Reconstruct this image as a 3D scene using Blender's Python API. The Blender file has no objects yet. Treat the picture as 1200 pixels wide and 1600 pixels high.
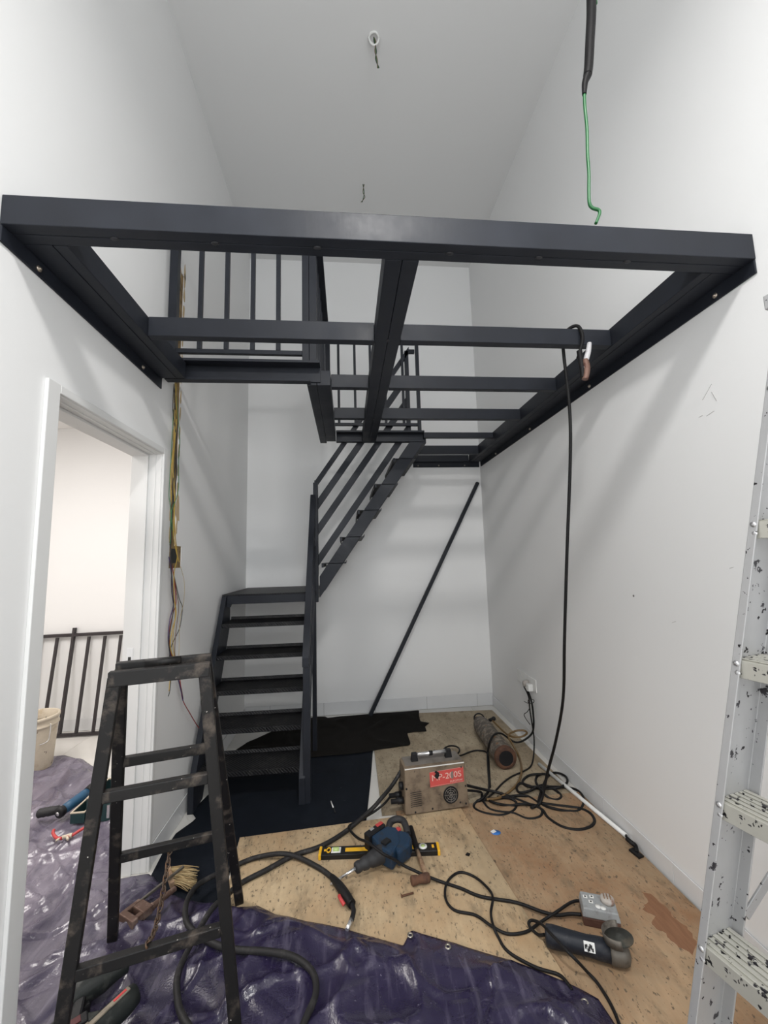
import bpy, bmesh, math, random
from mathutils import Vector, Matrix, noise as mnoise

# ------------------------------------------------------------------ camera
W, D, H = 2.5174, 4.2584, 4.9258          # room: left wall x=0, right wall x=W, back wall y=D
CAM = Vector((1.0328, 0.0, 1.53))
FPX, YAW, PITCH, ROLL = 627.46, 0.0935, 0.1174, -0.0271
_f = Vector((math.sin(YAW)*math.cos(PITCH), math.cos(YAW)*math.cos(PITCH), math.sin(PITCH)))
_r0 = Vector((math.cos(YAW), -math.sin(YAW), 0)); _u0 = _r0.cross(_f)
_r = _r0*math.cos(ROLL) + _u0*math.sin(ROLL); _u = _u0*math.cos(ROLL) - _r0*math.sin(ROLL)
scene = bpy.context.scene
cam = bpy.data.cameras.new('camera'); cam_o = bpy.data.objects.new('camera', cam)
scene.collection.objects.link(cam_o)
cam.sensor_fit = 'VERTICAL'; cam.sensor_height = 24.0; cam.sensor_width = 18.0
cam.lens = FPX/1600*24.0; cam.clip_start = 0.02; cam.clip_end = 60
m = Matrix((_r, _u, -_f)).transposed().to_4x4(); m.translation = CAM
cam_o.matrix_world = m
scene.camera = cam_o

# ------------------------------------------------------------------ light and exposure
wd = bpy.data.worlds.new('world'); scene.world = wd; wd.use_nodes = True
wd.node_tree.nodes['Background'].inputs[0].default_value = (0.86, 0.93, 1.0, 1)
wd.node_tree.nodes['Background'].inputs[1].default_value = 1.0
scene.view_settings.view_transform = 'Standard'; scene.view_settings.look = 'None'
scene.view_settings.gamma = 1.0; scene.view_settings.use_curve_mapping = False
scene.view_settings.exposure = -0.05

def area(name, loc, aim, sx, sy, power, color):
    l = bpy.data.lights.new(name, 'AREA'); l.shape = 'RECTANGLE'; l.size = sx; l.size_y = sy
    l.energy = power; l.color = color
    o = bpy.data.objects.new(name, l); scene.collection.objects.link(o)
    o.location = loc; d = Vector(aim)-Vector(loc)
    o.rotation_euler = d.to_track_quat('-Z', 'Y').to_euler()
    return o
# daylight of the tall window in the wall behind the camera
area('window_daylight', (1.26, -2.42, 2.3), (1.26, 1.0, 2.2), 1.9, 2.6, 78, (0.95, 0.975, 1.0))
# the ceiling lamp near the front of the hall and the lamp of the next room
area('ceiling_lamp_light', (1.30, -0.25, 3.96), (1.30, -0.10, 0.0), 0.32, 0.32, 62, (1.0, 0.985, 0.965))
area('next_room_lamp_light', (-1.4, 2.2, 2.8), (-1.4, 2.4, 0.0), 1.2, 1.2, 64, (1.0, 0.955, 0.92))

# ------------------------------------------------------------------ helpers
col = scene.collection
def at(px, py, ax, v):
    """point of the place seen at a pixel of the 1200x1600 photo, on the plane ax=v"""
    d = _f + _r*((px-600)/FPX) - _u*((py-800)/FPX)
    i = 'xyz'.index(ax); t = (v-CAM[i])/d[i]
    return CAM + d*t
ORG = {}
def V(*a): return Vector(a)
def tag(o, label=None, cat=None, group=None, kind=None):
    if label: o['label'] = label
    if cat: o['category'] = cat
    if group: o['group'] = group
    if kind: o['kind'] = kind
    return o
def thing(name, label, cat, loc, group=None):
    o = bpy.data.objects.new(name, None); col.objects.link(o)
    o.empty_display_size = .05; o.location = loc; ORG[o] = Vector(loc)
    return tag(o, label, cat, group)

class MB:
    def __init__(s): s.v = []; s.f = []; s.sm = []
    def add(s, vs, fs, smooth=False):
        b = len(s.v); s.v += [Vector(v) for v in vs]
        for f in fs: s.f.append([b+i for i in f]); s.sm.append(smooth)
        return s
    def hexa(s, p):
        return s.add(p, [(0,3,2,1),(4,5,6,7),(0,1,5,4),(1,2,6,5),(2,3,7,6),(3,0,4,7)])
    def box(s, x0, x1, y0, y1, z0, z1):
        return s.hexa([(x0,y0,z0),(x1,y0,z0),(x1,y1,z0),(x0,y1,z0),(x0,y0,z1),(x1,y0,z1),(x1,y1,z1),(x0,y1,z1)])
    def bar(s, A, B, w, h, up=(0,0,1)):
        A = Vector(A); B = Vector(B); d = (B-A).normalized(); u = Vector(up)
        sd = d.cross(u).normalized(); u = sd.cross(d).normalized()
        a, b = sd*(w/2), u*(h/2)
        return s.hexa([A-a-b, A+a-b, A+a+b, A-a+b, B-a-b, B+a-b, B+a+b, B-a+b])
    def obox(s, c, ex, ey, ez):
        c, ex, ey, ez = map(Vector, (c, ex, ey, ez))
        return s.hexa([c-ex-ey-ez, c+ex-ey-ez, c+ex+ey-ez, c-ex+ey-ez, c-ex-ey+ez, c+ex-ey+ez, c+ex+ey+ez, c-ex+ey+ez])
    def prism(s, pts, vec):
        n = len(pts); vec = Vector(vec); P = [Vector(p) for p in pts]
        return s.add(P+[p+vec for p in P], [tuple(range(n-1,-1,-1)), tuple(range(n, 2*n))]+[(i,(i+1)%n,n+(i+1)%n,n+i) for i in range(n)])
    def rings(s, R, cap=True, closed=False):
        n = len(R[0]); k = len(R); vs = [p for r in R for p in r]; fs = []
        for j in range(k if closed else k-1):
            a, b = j*n, ((j+1)%k)*n
            for i in range(n): fs.append((a+i, a+(i+1)%n, b+(i+1)%n, b+i))
        s.add(vs, fs, True)
        if cap and not closed:
            b0 = len(s.v)-len(vs)
            s.f.append([b0+i for i in range(n-1,-1,-1)]); s.sm.append(False)
            s.f.append([b0+(k-1)*n+i for i in range(n)]); s.sm.append(False)
        return s
    def lathe(s, A, axis, prof, n=20, cap=True, flat=1.0, side=None):
        A = Vector(A); d = Vector(axis).normalized()
        e = Vector(side) if side else (Vector((0,0,1)) if abs(d.z) < .9 else Vector((1,0,0)))
        a = (e-d*e.dot(d)).normalized(); b = d.cross(a)
        return s.rings([[A+d*t+(a*math.cos(2*math.pi*i/n)+b*(flat*math.sin(2*math.pi*i/n)))*r for i in range(n)] for r, t in prof], cap)
    def cyl(s, A, B, r, r2=None, n=14):
        A = Vector(A); B = Vector(B)
        return s.lathe(A, B-A, [(r, 0), (r if r2 is None else r2, (B-A).length)], n)
    def tube(s, pts, r, n=8, closed=False, sub=6):
        P = spline(pts, closed, sub) if sub > 1 else [Vector(p) for p in pts]
        k = len(P); up = None; R = []
        for i in range(k):
            t = (P[(i+1) % k if closed else min(i+1, k-1)] - P[i-1 if (closed or i) else 0])
            if t.length < 1e-7: t = Vector((0,0,1))
            t.normalize()
            if up is None: up = t.orthogonal().normalized()
            up = (up-t*up.dot(t))
            up = up.normalized() if up.length > 1e-5 else t.orthogonal().normalized()
            b = t.cross(up); rr = r(i/(k-1)) if callable(r) else r
            R.append([P[i]+(up*math.cos(2*math.pi*j/n)+b*math.sin(2*math.pi*j/n))*rr for j in range(n)])
        return s.rings(R, True, closed)
    def sphere(s, c, r, n=10, sq=(1,1,1)):
        c = Vector(c); R = []
        for j in range(1, n//2+2):
            th = math.pi*(j-.5)/(n//2+1)
            R.append([c+Vector((r*sq[0]*math.sin(th)*math.cos(2*math.pi*i/n), r*sq[1]*math.sin(th)*math.sin(2*math.pi*i/n), -r*sq[2]*math.cos(th))) for i in range(n)])
        return s.rings(R)
    def build(s, name, mat, parent=None, bev=0, fix=True):
        xs = [[v[i] for v in s.v] for i in range(3)]
        o0 = Vector(((min(xs[0])+max(xs[0]))/2, (min(xs[1])+max(xs[1]))/2, min(xs[2])))
        me = bpy.data.meshes.new(name); me.from_pydata([v-o0 for v in s.v], [], s.f); me.update()
        me.polygons.foreach_set('use_smooth', s.sm)
        if fix:
            bm = bmesh.new(); bm.from_mesh(me); bmesh.ops.recalc_face_normals(bm, faces=bm.faces)
            bm.to_mesh(me); bm.free()
        me.materials.append(mat)
        o = bpy.data.objects.new(name, me); col.objects.link(o)
        ORG[o] = o0; o.location = o0
        if parent is not None: o.parent = parent; o.location = o0-ORG[parent]
        if bev:
            b = o.modifiers.new('bevel', 'BEVEL'); b.width = bev; b.segments = 2; b.limit_method = 'ANGLE'; b.angle_limit = .6
        return o
def spline(pts, closed=False, sub=6):
    P = [Vector(p) for p in pts]; n = len(P); out = []
    if n < 3: return P
    g = (lambda i: P[i % n]) if closed else (lambda i: P[min(max(i, 0), n-1)])
    for i in range(n if closed else n-1):
        p0, p1, p2, p3 = g(i-1), g(i), g(i+1), g(i+2)
        for k in range(sub):
            t = k/sub
            out.append(.5*((2*p1)+(p2-p0)*t+(2*p0-5*p1+4*p2-p3)*t*t+(3*p1-p0-3*p2+p3)*t**3))
    if not closed: out.append(P[-1])
    return out
def copy_at(o, world, parent, rot=None):
    c = o.copy(); col.objects.link(c); c.parent = parent
    c.location = Vector(world)-(ORG[parent] if parent is not None else Vector((0,0,0))); ORG[c] = Vector(world)
    if rot: c.rotation_euler = rot
    return c
def struct(name, mb, mat, parent=None, bev=0):
    return tag(mb.build(name, mat, parent, bev), kind='structure')
def text_mesh(name, body, mat, parent, origin, ex, ey, size, extrude=.0006, width=None):
    """flat lettering: origin = lower left corner, ex/ey = unit directions of line and height"""
    cu = bpy.data.curves.new(name, 'FONT'); cu.body = body; cu.size = size; cu.extrude = extrude
    tmp = bpy.data.objects.new(name+'_tmp', cu); col.objects.link(tmp)
    bpy.context.view_layer.update()
    me = bpy.data.meshes.new_from_object(tmp.evaluated_get(bpy.context.evaluated_depsgraph_get()))
    bpy.data.objects.remove(tmp)
    xs = [v.co.x for v in me.vertices]; k = width/(max(xs)-min(xs)) if width else 1.0; x0 = min(xs)
    ex = Vector(ex); ey = Vector(ey); ez = ex.cross(ey)
    for v in me.vertices: v.co = ex*((v.co.x-x0)*k)+ey*v.co.y+ez*v.co.z
    me.materials.clear(); me.materials.append(mat); me.name = name
    o = bpy.data.objects.new(name, me); col.objects.link(o); o.parent = parent
    o.location = Vector(origin)-ORG[parent]; ORG[o] = Vector(origin)
    return o

# ------------------------------------------------------------------ materials
class NT:
    def __init__(s, name):
        s.m = bpy.data.materials.new(name); s.m.use_nodes = True; s.t = s.m.node_tree
        s.b = s.t.nodes['Principled BSDF']; s.tc = s.t.nodes.new('ShaderNodeTexCoord')
    def n(s, typ, **kw):
        x = s.t.nodes.new(typ)
        for k, v in kw.items(): setattr(x, k, v)
        return x
    def put(s, sock, v):
        if isinstance(v, bpy.types.NodeSocket): s.t.links.new(v, sock)
        elif isinstance(v, (int, float)): sock.default_value = v
        else: sock.default_value = tuple(v) if len(v) == len(sock.default_value) else tuple(v)+(1,)
    def vec(s, scale=(1,1,1), rot=(0,0,0), loc=(0,0,0)):
        x = s.n('ShaderNodeMapping'); s.t.links.new(s.tc.outputs['Object'], x.inputs[0])
        x.inputs['Scale'].default_value = scale; x.inputs['Rotation'].default_value = rot; x.inputs['Location'].default_value = loc
        return x.outputs[0]
    def noise(s, scale, detail=4, rough=.55, vec=None, dist=0):
        x = s.n('ShaderNodeTexNoise'); s.t.links.new(vec or s.tc.outputs['Object'], x.inputs['Vector'])
        x.inputs['Scale'].default_value = scale; x.inputs['Detail'].default_value = detail
        x.inputs['Roughness'].default_value = rough; x.inputs['Distortion'].default_value = dist
        return x.outputs['Fac']
    def voro(s, scale, vec=None, feature='F1'):
        x = s.n('ShaderNodeTexVoronoi', feature=feature); s.t.links.new(vec or s.tc.outputs['Object'], x.inputs['Vector'])
        x.inputs['Scale'].default_value = scale
        return x.outputs['Distance']
    def ramp(s, fac, stops):
        x = s.n('ShaderNodeValToRGB'); s.put(x.inputs[0], fac)
        e = x.color_ramp.elements
        while len(e) < len(stops): e.new(.5)
        for k, (p, c) in enumerate(stops):
            e[k].position = p; e[k].color = (c, c, c, 1) if isinstance(c, (int, float)) else tuple(c)+(1,)
        return x.outputs[0]
    def mix(s, fac, a, b, mode='MIX'):
        x = s.n('ShaderNodeMix', data_type='RGBA', blend_type=mode)
        s.put(x.inputs[0], fac); s.put(x.inputs[6], a); s.put(x.inputs[7], b)
        return x.outputs[2]
    def mul(s, a, b):
        x = s.n('ShaderNodeMath', operation='MULTIPLY'); s.put(x.inputs[0], a); s.put(x.inputs[1], b)
        return x.outputs[0]
    def bump(s, h, strength=.3, dist=.01):
        x = s.n('ShaderNodeBump'); x.inputs['Strength'].default_value = strength; x.inputs['Distance'].default_value = dist
        s.put(x.inputs['Height'], h); s.t.links.new(x.outputs[0], s.b.inputs['Normal']); return s
    def out(s, base, rough=.6, metal=0.0, spec=.5):
        s.put(s.b.inputs['Base Color'], base); s.put(s.b.inputs['Roughness'], rough)
        s.put(s.b.inputs['Metallic'], metal); s.b.inputs['Specular IOR Level'].default_value = spec
        return s.m
def simple(name, c, rough=.55, metal=0.0, var=.25, scale=18.0, spec=.5):
    t = NT(name); n = t.noise(scale, 5)
    d = tuple(x*(1-var) for x in c)
    t.bump(n, .08, .004)
    return t.out(t.mix(n, d, tuple(min(1, x*(1+var*.6)) for x in c)), rough, metal, spec)
def worn(name, c, c2, scale=9.0, lo=.52, hi=.62, rough=.6, metal=0.0, speck=None, spec=.35):
    """paint c with worn or dirty patches c2"""
    t = NT(name); n = t.noise(scale, 8, .65); f = t.ramp(n, [(lo, 0.0), (hi, 1.0)])
    base = t.mix(t.noise(scale*4, 3), tuple(x*.8 for x in c), c)
    base = t.mix(f, base, c2)
    if speck:
        v = t.noise(speck[1], 2, .5); base = t.mix(t.ramp(v, [(speck[2], 0.0), (speck[2]+.03, 1.0)]), base, speck[0])
    t.bump(n, .25, .004)
    return t.out(base, rough, metal, spec)

M = {}
def wall_mat(name, c, dirt=.03):
    t = NT(name); n = t.noise(1.3, 4); n2 = t.noise(70, 3)
    base = t.mix(n, tuple(x*(1-dirt) for x in c), c)
    base = t.mix(t.ramp(t.noise(7, 9, .75), [(.70, 0.0), (.80, .18)]), base, (.45, .44, .42))
    t.bump(n2, .06, .003)
    return t.out(base, .62, 0, .3)
M['wall'] = wall_mat('wall_paint', (.83, .83, .825))
M['ceiling'] = wall_mat('ceiling_paint', (.75, .75, .745), .02)
M['wall2'] = wall_mat('next_room_paint', (.86, .84, .82))
M['trim'] = wall_mat('door_frame_paint', (.72, .72, .71), .04)
M['tile'] = simple('floor_tile', (.72, .70, .66), .25, 0, .06, 6)
M['skirt'] = simple('skirting_tile', (.74, .745, .75), .3, 0, .06, 8)
M['grout'] = simple('grout', (.20, .19, .18), .9)
M['mortar'] = worn('mortar', (.34, .24, .12), (.13, .085, .04), 14, .45, .65, .95)
M['socketbox'] = simple('dark_box', (.02, .022, .02), .6)
def steel_mat():
    t = NT('black_painted_steel')
    n = t.noise(5, 7, .6); s = t.noise(60, 3, .6, t.vec((1, 1, .2)))
    base = t.mix(n, (.0080, .0090, .0122), (.0235, .0270, .0365))
    base = t.mix(t.ramp(t.noise(11, 10, .8), [(.66, 0.0), (.74, .4)]), base, (.055, .06, .07))
    t.bump(s, .12, .002)
    return t.out(base, t.ramp(n, [(.3, .38), (.7, .56)]), 0, .25)
M['steel'] = steel_mat()
def checker_mat():
    t = NT('black_checker_plate')
    x = t.n('ShaderNodeTexWave', wave_type='BANDS', bands_direction='DIAGONAL'); t.t.links.new(t.tc.outputs['Object'], x.inputs[0])
    x.inputs['Scale'].default_value = 30; x.inputs['Distortion'].default_value = 1.5
    n = t.noise(16, 8, .7)
    base = t.mix(t.ramp(n, [(.5, 0.0), (.68, 1.0)]), (.005, .005, .0065), (.028, .027, .026))
    t.bump(t.mix(.7, n, x.outputs['Fac']), .5, .004)
    return t.out(base, .5, 0, .3)
M['checker'] = checker_mat()
M['bolt'] = simple('rusty_bolt', (.42, .36, .30), .4, .8)
M['weld'] = simple('weld_bead', (.022, .022, .026), .5, .2)
# ------------------------------------------------------------------ the setting
Y0, Y1 = 1.49, 2.3127; ZD = 2.1512                  # door opening between the jambs
YF = -2.5                                           # wall behind the camera
XN = -2.7                                           # far side wall of the next room
def holed(axis, c0, c1, u0, u1, v0, v1, holes, mb=None):
    """wall slab with rectangular holes; axis x: u=y, v=z; axis y: u=x, v=z"""
    mb = mb or MB()
    us = sorted({u0, u1, *[h[0] for h in holes], *[h[1] for h in holes]}); vs = sorted({v0, v1, *[h[2] for h in holes], *[h[3] for h in holes]})
    for i in range(len(us)-1):
        j = 0
        while j < len(vs)-1:
            mid = lambda jj: any(h[0] < (us[i]+us[i+1])/2 < h[1] and h[2] < (vs[jj]+vs[jj+1])/2 < h[3] for h in holes)
            if mid(j): j += 1; continue
            k = j
            while k+1 < len(vs)-1 and not mid(k+1): k += 1
            if axis == 'x': mb.box(c0, c1, us[i], us[i+1], vs[j], vs[k+1])
            else: mb.box(us[i], us[i+1], c0, c1, vs[j], vs[k+1])
            j = k+1
    return mb
J = .035                                            # jamb thickness
CH = (2.452, 2.535, 1.645, 3.40); BX = (2.455, 2.628, 1.512, 1.645)
wl = struct('wall_left', holed('x', -.15, 0, YF, D, 0, H, [(Y0-J, Y1+J, -.001, ZD+J), CH, BX]), M['wall'])
struct('mortar_chase', MB().box(-.10, -.007, CH[0]-.001, CH[1]+.001, CH[2], CH[3]).box(-.10, -.004, BX[0], BX[1], BX[2], BX[3]), M['mortar'], wl)
t_ = NT('mortar_smear')
t_.n_ = t_.noise(22, 6, .7)
sm = t_.out(t_.mix(t_.n_, (.62, .52, .36), (.45, .31, .15)), .9)
random.seed(4)
smear = MB()
def blob(mb, c, ry, rz, x=.0012, n=11):
    P = []
    for i in range(n):
        a = 2*math.pi*i/n; k = random.uniform(.6, 1.15)
        P.append((0.0, c[1]+ry*k*math.cos(a), c[2]+rz*k*math.sin(a)))
    mb.prism(P, (x, 0, 0))
for z in (3.46, 3.40, 3.30, 3.18, 3.06):
    blob(smear, (0, CH[0]-.008+random.uniform(0, .02), z), .022, .07, .0012)
    blob(smear, (0, CH[1]+.006, z-.03), .014, .06, .0016)
for k in range(12):
    z = 1.7+k*.12
    blob(smear, (0, CH[0]-.004, z), .010, .05, .0012); blob(smear, (0, CH[1]+.004, z+.05), .011, .05, .0016)
blob(smear, (0, CH[1]+.012, 1.86), .03, .10, .002)
struct('mortar_smear', smear, sm, wl)
struct('conduit_box', MB().box(-.02, -.0032, BX[0]+.035, BX[1]-.045, BX[2]+.03, BX[3]-.018), M['socketbox'], wl)
wr = struct('wall_right', MB().box(W, W+.12, YF, D, 0, H), M['wall'])
wb = struct('wall_back', MB().box(XN, W+.12, D, D+.15, 0, H), M['wall'])
struct('wall_front', holed('y', YF-.12, YF, -.15, W+.12, 0, H, [(.3, 2.2, .9, 3.7)]), M['wall'])
ce = struct('ceiling', MB().box(-.15, W+.12, YF-.12, D+.15, H, H+.1), M['ceiling'])
struct('ceiling_side', MB().box(XN, -.15, .3, D, 2.95, 3.05), M['wall2'])
struct('wall_side', MB().box(XN-.1, XN, .3, D, 0, 3.05), M['wall2'])
struct('wall_side_near', MB().box(XN, -.15, .2, .3, 0, 3.05), M['wall2'])
# window behind the camera
wn = struct('window_1', MB().box(.3, .36, YF-.1, YF-.03, .9, 3.7).box(2.14, 2.2, YF-.1, YF-.03, .9, 3.7).box(.36, 2.14, YF-.1, YF-.03, .9, .96)
            .box(.36, 2.14, YF-.1, YF-.03, 3.64, 3.7).box(1.22, 1.28, YF-.1, YF-.03, .96, 3.64).box(.36, 2.14, YF-.1, YF-.03, 2.4, 2.46), M['trim'])
# lamp on the ceiling above the camera
lamp = thing('ceiling_lamp', 'square white pendant lamp hanging above the front of the hall', 'lamp', (1.30, -.25, 3.98))
MB().box(1.07, 1.53, -.48, -.02, 3.98, 4.02).build('lamp_panel', M['trim'], lamp)
MB().cyl((1.30, -.25, 4.02), (1.30, -.25, H), .012).build('lamp_stem', M['trim'], lamp)

# floor: slab, tiles
fl = struct('floor', MB().box(XN, W+.12, YF-.12, D, -.12, -.004), M['grout'])
seams_x = [XN] + [-1.33+.6*k for k in range(-2, 7)] + [W+.1]
seams_x = sorted(x for x in set(seams_x) if XN <= x <= W+.1)
ys = [D-.6*k for k in range(0, 12)]
proto = {}
for i in range(len(seams_x)-1):
    for y1 in ys:
        y0 = max(y1-.6, YF); x0, x1 = seams_x[i], seams_x[i+1]
        if x1-x0 < .02 or y1-y0 < .02 or (x1 < -.2 and y1 < .31): continue
        key = (round(x1-x0, 3), round(y1-y0, 3))
        if key not in proto:
            proto[key] = MB().box(x0+.0012, x1-.0012, y0+.0012, y1-.0012, -.004, 0).build('tile', M['tile'], fl)
        else:
            o = copy_at(proto[key], ((x0+x1)/2, (y0+y1)/2, -.004), fl)
# skirting tiles
def skirting(name, axis, c, seams, h, side):
    a, b = seams[0], seams[-1]
    mb = MB()
    th = .010
    if axis == 'y': mb.box(a, b, c-.004, c, 0, h-.004)
    elif side > 0: mb.box(c, c+.004, a, b, 0, h-.004)
    else: mb.box(c-.004, c, a, b, 0, h-.004)
    root = struct(name, mb, M['grout'])
    for u, v in zip(seams[:-1], seams[1:]):
        q = MB()
        if axis == 'y': q.box(u+.0012, v-.0012, c-th, c-.004, .002, h)
        elif side > 0: q.box(c+.004, c+th, u+.0012, v-.0012, .002, h)
        else: q.box(c-th, c-.004, u+.0012, v-.0012, .002, h)
        q.build('tile', M['skirt'], root, .0015)
skirting('baseboard_back', 'y', D, [.012, .25, .775, 1.29, 1.818, 2.347, W-.002], .125, 1)
skirting('baseboard_side', 'y', D, [-2.69, -2.2, -1.7, -1.2, -.7, -.16], .11, 1)
skirting('baseboard_right', 'x', W, [-2.4, -1.7, -1.1, -.5, .1, .7, 1.3, 1.91, 2.42, 3.08, 3.74, D-.012], .10, -1)
skirting('baseboard_left', 'x', 0, [2.36, 2.9, 3.5, D-.012], .105, 1)
skirting('baseboard_left_near', 'x', 0, [-2.4, -1.6, -.8, 0, .8, 1.40], .105, 1)
# door frame
fr = struct('trim_1', MB().box(-.155, .002, Y0-J, Y0, 0, ZD+J).box(-.155, .002, Y1, Y1+J, 0, ZD+J).box(-.155, .002, Y0, Y1, ZD, ZD+J), M['trim'], None, .003)
tag(fr, 'white painted wooden frame of the doorway in the left wall')
cas = MB().box(0, .014, Y0-.065, Y0-.004, 0, ZD+.036).box(0, .014, Y1+.004, Y1+.034, 0, ZD+.036).box(0, .014, Y0-.004, Y1+.004, ZD+.004, ZD+.036)
cas.build('casing', M['trim'], fr, .003)
stp = MB().box(-.155, -.065, Y0, Y0+.012, 0, ZD).box(-.155, -.065, Y1-.012, Y1, 0, ZD).box(-.155, -.065, Y0+.012, Y1-.012, ZD-.012, ZD)
stp.build('door_stop', M['trim'], fr, .002)
bead = MB().box(-.034, -.028, Y1-.003, Y1, 0, ZD).box(-.034, -.028, Y0+.003, Y1-.003, ZD-.004, ZD)
bead.build('bead', M['trim'], fr)
zs = at(200, 1028, 'y', Y1-.012).z
sp = MB().box(-.13, -.10, Y1-.015, Y1-.012, zs-.05, zs+.05); strike = sp.build('strike_plate', M['skirt'], fr)
MB().box(-.122, -.108, Y1-.0165, Y1-.015, zs-.025, zs+.005).build('strike_hole', M['socketbox'], strike)

M['pencil'] = simple('pencil_mark', (.42, .41, .40), .8)
# pencil marks and scuffs on the right wall
for (x0, y0), (x1, y1) in (((1104, 650), (1116, 642)), ((1098, 625), (1112, 600)), ((1092, 652), (1098, 649)), ((1112, 612), (1120, 626)), ((1050, 973), (1056, 971)), ((1140, 888), (1146, 886))):
    a, b = at(x0, y0, 'x', W-.0006), at(x1, y1, 'x', W-.0006)
    MB().bar(a, b, .0008, .0022, (1, 0, 0)).build('scuff_mark', M['pencil'], wr)
a = at(990, 931, 'x', W-.001); MB().lathe(a, (-1, 0, 0), [(.006, 0), (.006, .0008), (.0005, .001)], 8).build('screw_hole', M['grout'], wr)
# ------------------------------------------------------------------ mezzanine frame
ZB, ZT = 2.568, 2.666
S = M['steel']
mz = thing('mezzanine_frame', 'black welded steel mezzanine frame of beams and joists spanning the room', 'platform frame', (W/2, 2.7, ZB))
def bx(n, *a, mat=None, par=None, bev=.0025): return MB().box(*a).build(n, mat or S, par or mz, bev)
bx('front_beam', .003, W-.003, 1.199, 1.2385, ZB, ZT)
bx('front_beam', .003, W-.003, 1.2405, 1.279, ZB, ZT-.002)
bx('side_beam', .009, .097, 1.281, 2.243, ZB, ZT)
bx('side_beam', .099, .143, 1.281, 2.243, ZB, ZT-.003)
bx('side_beam', W-.097, W-.009, 1.281, 4.20, ZB, ZT)
bx('side_beam', W-.139, W-.099, 1.281, 4.20, ZB, ZT-.003)
for x0, x1, ye in ((0.0005, .008, 2.267), (W-.008, W-.0005, 4.216)):
    a = bx('wall_angle', x0, x1, 1.203, ye, 2.516, ZB+.03)
    s_ = 1 if x0 < 1 else -1
    for k, y in enumerate([1.35, 2.05] if x0 < 1 else [1.36, 2.20, 3.0, 3.75]):
        xf = x1 if s_ > 0 else x0
        b = MB(); b.lathe((xf, y, 2.537), (s_, 0, 0), [(.010, 0), (.010, .005), (.005, .0055), (.005, .010), (.001, .011)], 10)
        b.build('bolt', M['bolt'], a)
bx('middle_beam', 1.181, 1.2405, 1.281, 3.448, ZB, ZT)
bx('middle_beam', 1.2425, 1.301, 1.281, 3.448, ZB, ZT-.002)
bx('joist', .145, 1.179, 1.806, 1.850, ZB+.002, ZT-.004)
bx('joist', 1.303, W-.141, 1.798, 1.842, ZB+.002, ZT-.012)
for y in (2.334, 2.868):
    bx('joist', .952, 1.179, y, y+.042, ZB+.002, ZT-.014)
    bx('joist', 1.303, W-.141, y, y+.042, ZB+.002, ZT-.014)
bx('joist', 1.765, W-.141, 3.87, 3.912, ZB+.001, ZT-.012)
bx('joist', 1.735, W-.141, 3.45, 3.492, 2.606, 2.655)
bx('back_beam', 1.765, W-.141, 4.205, 4.248, ZB+.004, 2.645)
ba = bx('wall_angle', 1.765, W-.01, 4.2505, 4.2575, 2.518, 2.60)
for x in (1.82, 2.05, 2.34):
    b = MB(); b.lathe((x, 4.2505, 2.537), (0, -1, 0), [(.008, 0), (.008, .004), (.001, .006)], 8); b.build('bolt', M['bolt'], ba)
bx('trimmer', 1.705, 1.763, 3.502, 4.20, ZB, ZT)
# C channels around the stair opening, open side to the front
def channel(n, x0, x1, xb, y, zb, zt):
    o = MB().box(x0, x1, y+.036, y+.042, zb+.012, zt-.012).box(x0, x1, y-.03, y+.042, zt-.016, zt).box(x0, xb, y-.004, y+.042, zb, zb+.014)
    return o.build(n, S, mz, .0015)
channel('opening_channel', .022, .891, .834, 2.262, ZB+.004, ZT+.022)
channel('opening_channel', .952, 1.735, 1.735, 3.452, ZB, ZT-.003)
bx('opening_beam', .811, .868, 2.306, 3.50, ZB, ZT)
bx('opening_beam', .870, .949, 2.306, 3.448, ZB, ZT-.004)
random.seed(2)
for x, y in [(.31, 1.2395), (.62, 1.2395), (.95, 1.2395), (1.40, 1.2395), (1.72, 1.2395), (2.05, 1.2395), (1.2415, 1.80), (1.2415, 2.88)]:
    b = MB(); b.sphere((x, y, ZB-.0005), .011, 8, (1.3 if y < 1.3 else .7, .8 if y < 1.3 else 1.4, .32)); b.build('weld_bead', M['weld'], mz)

# ------------------------------------------------------------------ guard railing on the mezzanine
rl = thing('guard_railing', 'black steel guard railing of slim upright bars around the stair opening', 'railing', (.85, 2.9, ZT))
def rb(n, *a, bev=.0015): return MB().box(*a).build(n, S, rl, bev)
TR = 3.525
yr = 2.262
rb('post', .027, .073, yr, yr+.04, ZT+.022, TR-.03)
rb('post', .788, .828, yr, yr+.04, ZT+.022, TR-.03)
rb('top_rail', .027, .905, yr, yr+.04, TR-.03, TR)
rb('bottom_rail', .074, .787, yr+.008, yr+.032, 2.738, 2.764)
for x in (.200, .350, .499, .647):
    rb('baluster', x-.0125, x+.0125, yr+.009, yr+.031, 2.765, TR-.03)
rb('post', .830, .872, yr+.001, yr+.041, ZT+.022, TR-.03)
rb('top_rail', .838, .905, yr+.042, 3.452, TR-.03, TR)
rb('bottom_rail', .842, .872, yr+.043, 3.452, 2.728, 2.752)
for k in range(7):
    y = 2.43+k*.145; rb('baluster', .840, .868, y, y+.022, 2.753, TR-.03)
y3 = 3.456
rb('post', .862, .905, y3, y3+.036, ZT, TR)
rb('bottom_rail', .906, 1.686, y3+.004, y3+.03, 2.719, 2.743)
rb('top_rail', .906, 1.686, y3+.004, y3+.032, TR-.028, TR)
for x in (.980, 1.126, 1.268, 1.400, 1.563):
    rb('baluster', x-.011, x+.011, y3+.006, y3+.028, 2.744, TR-.028)
rb('post', 1.687, 1.717, y3, y3+.034, ZT-.003, TR)

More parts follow.
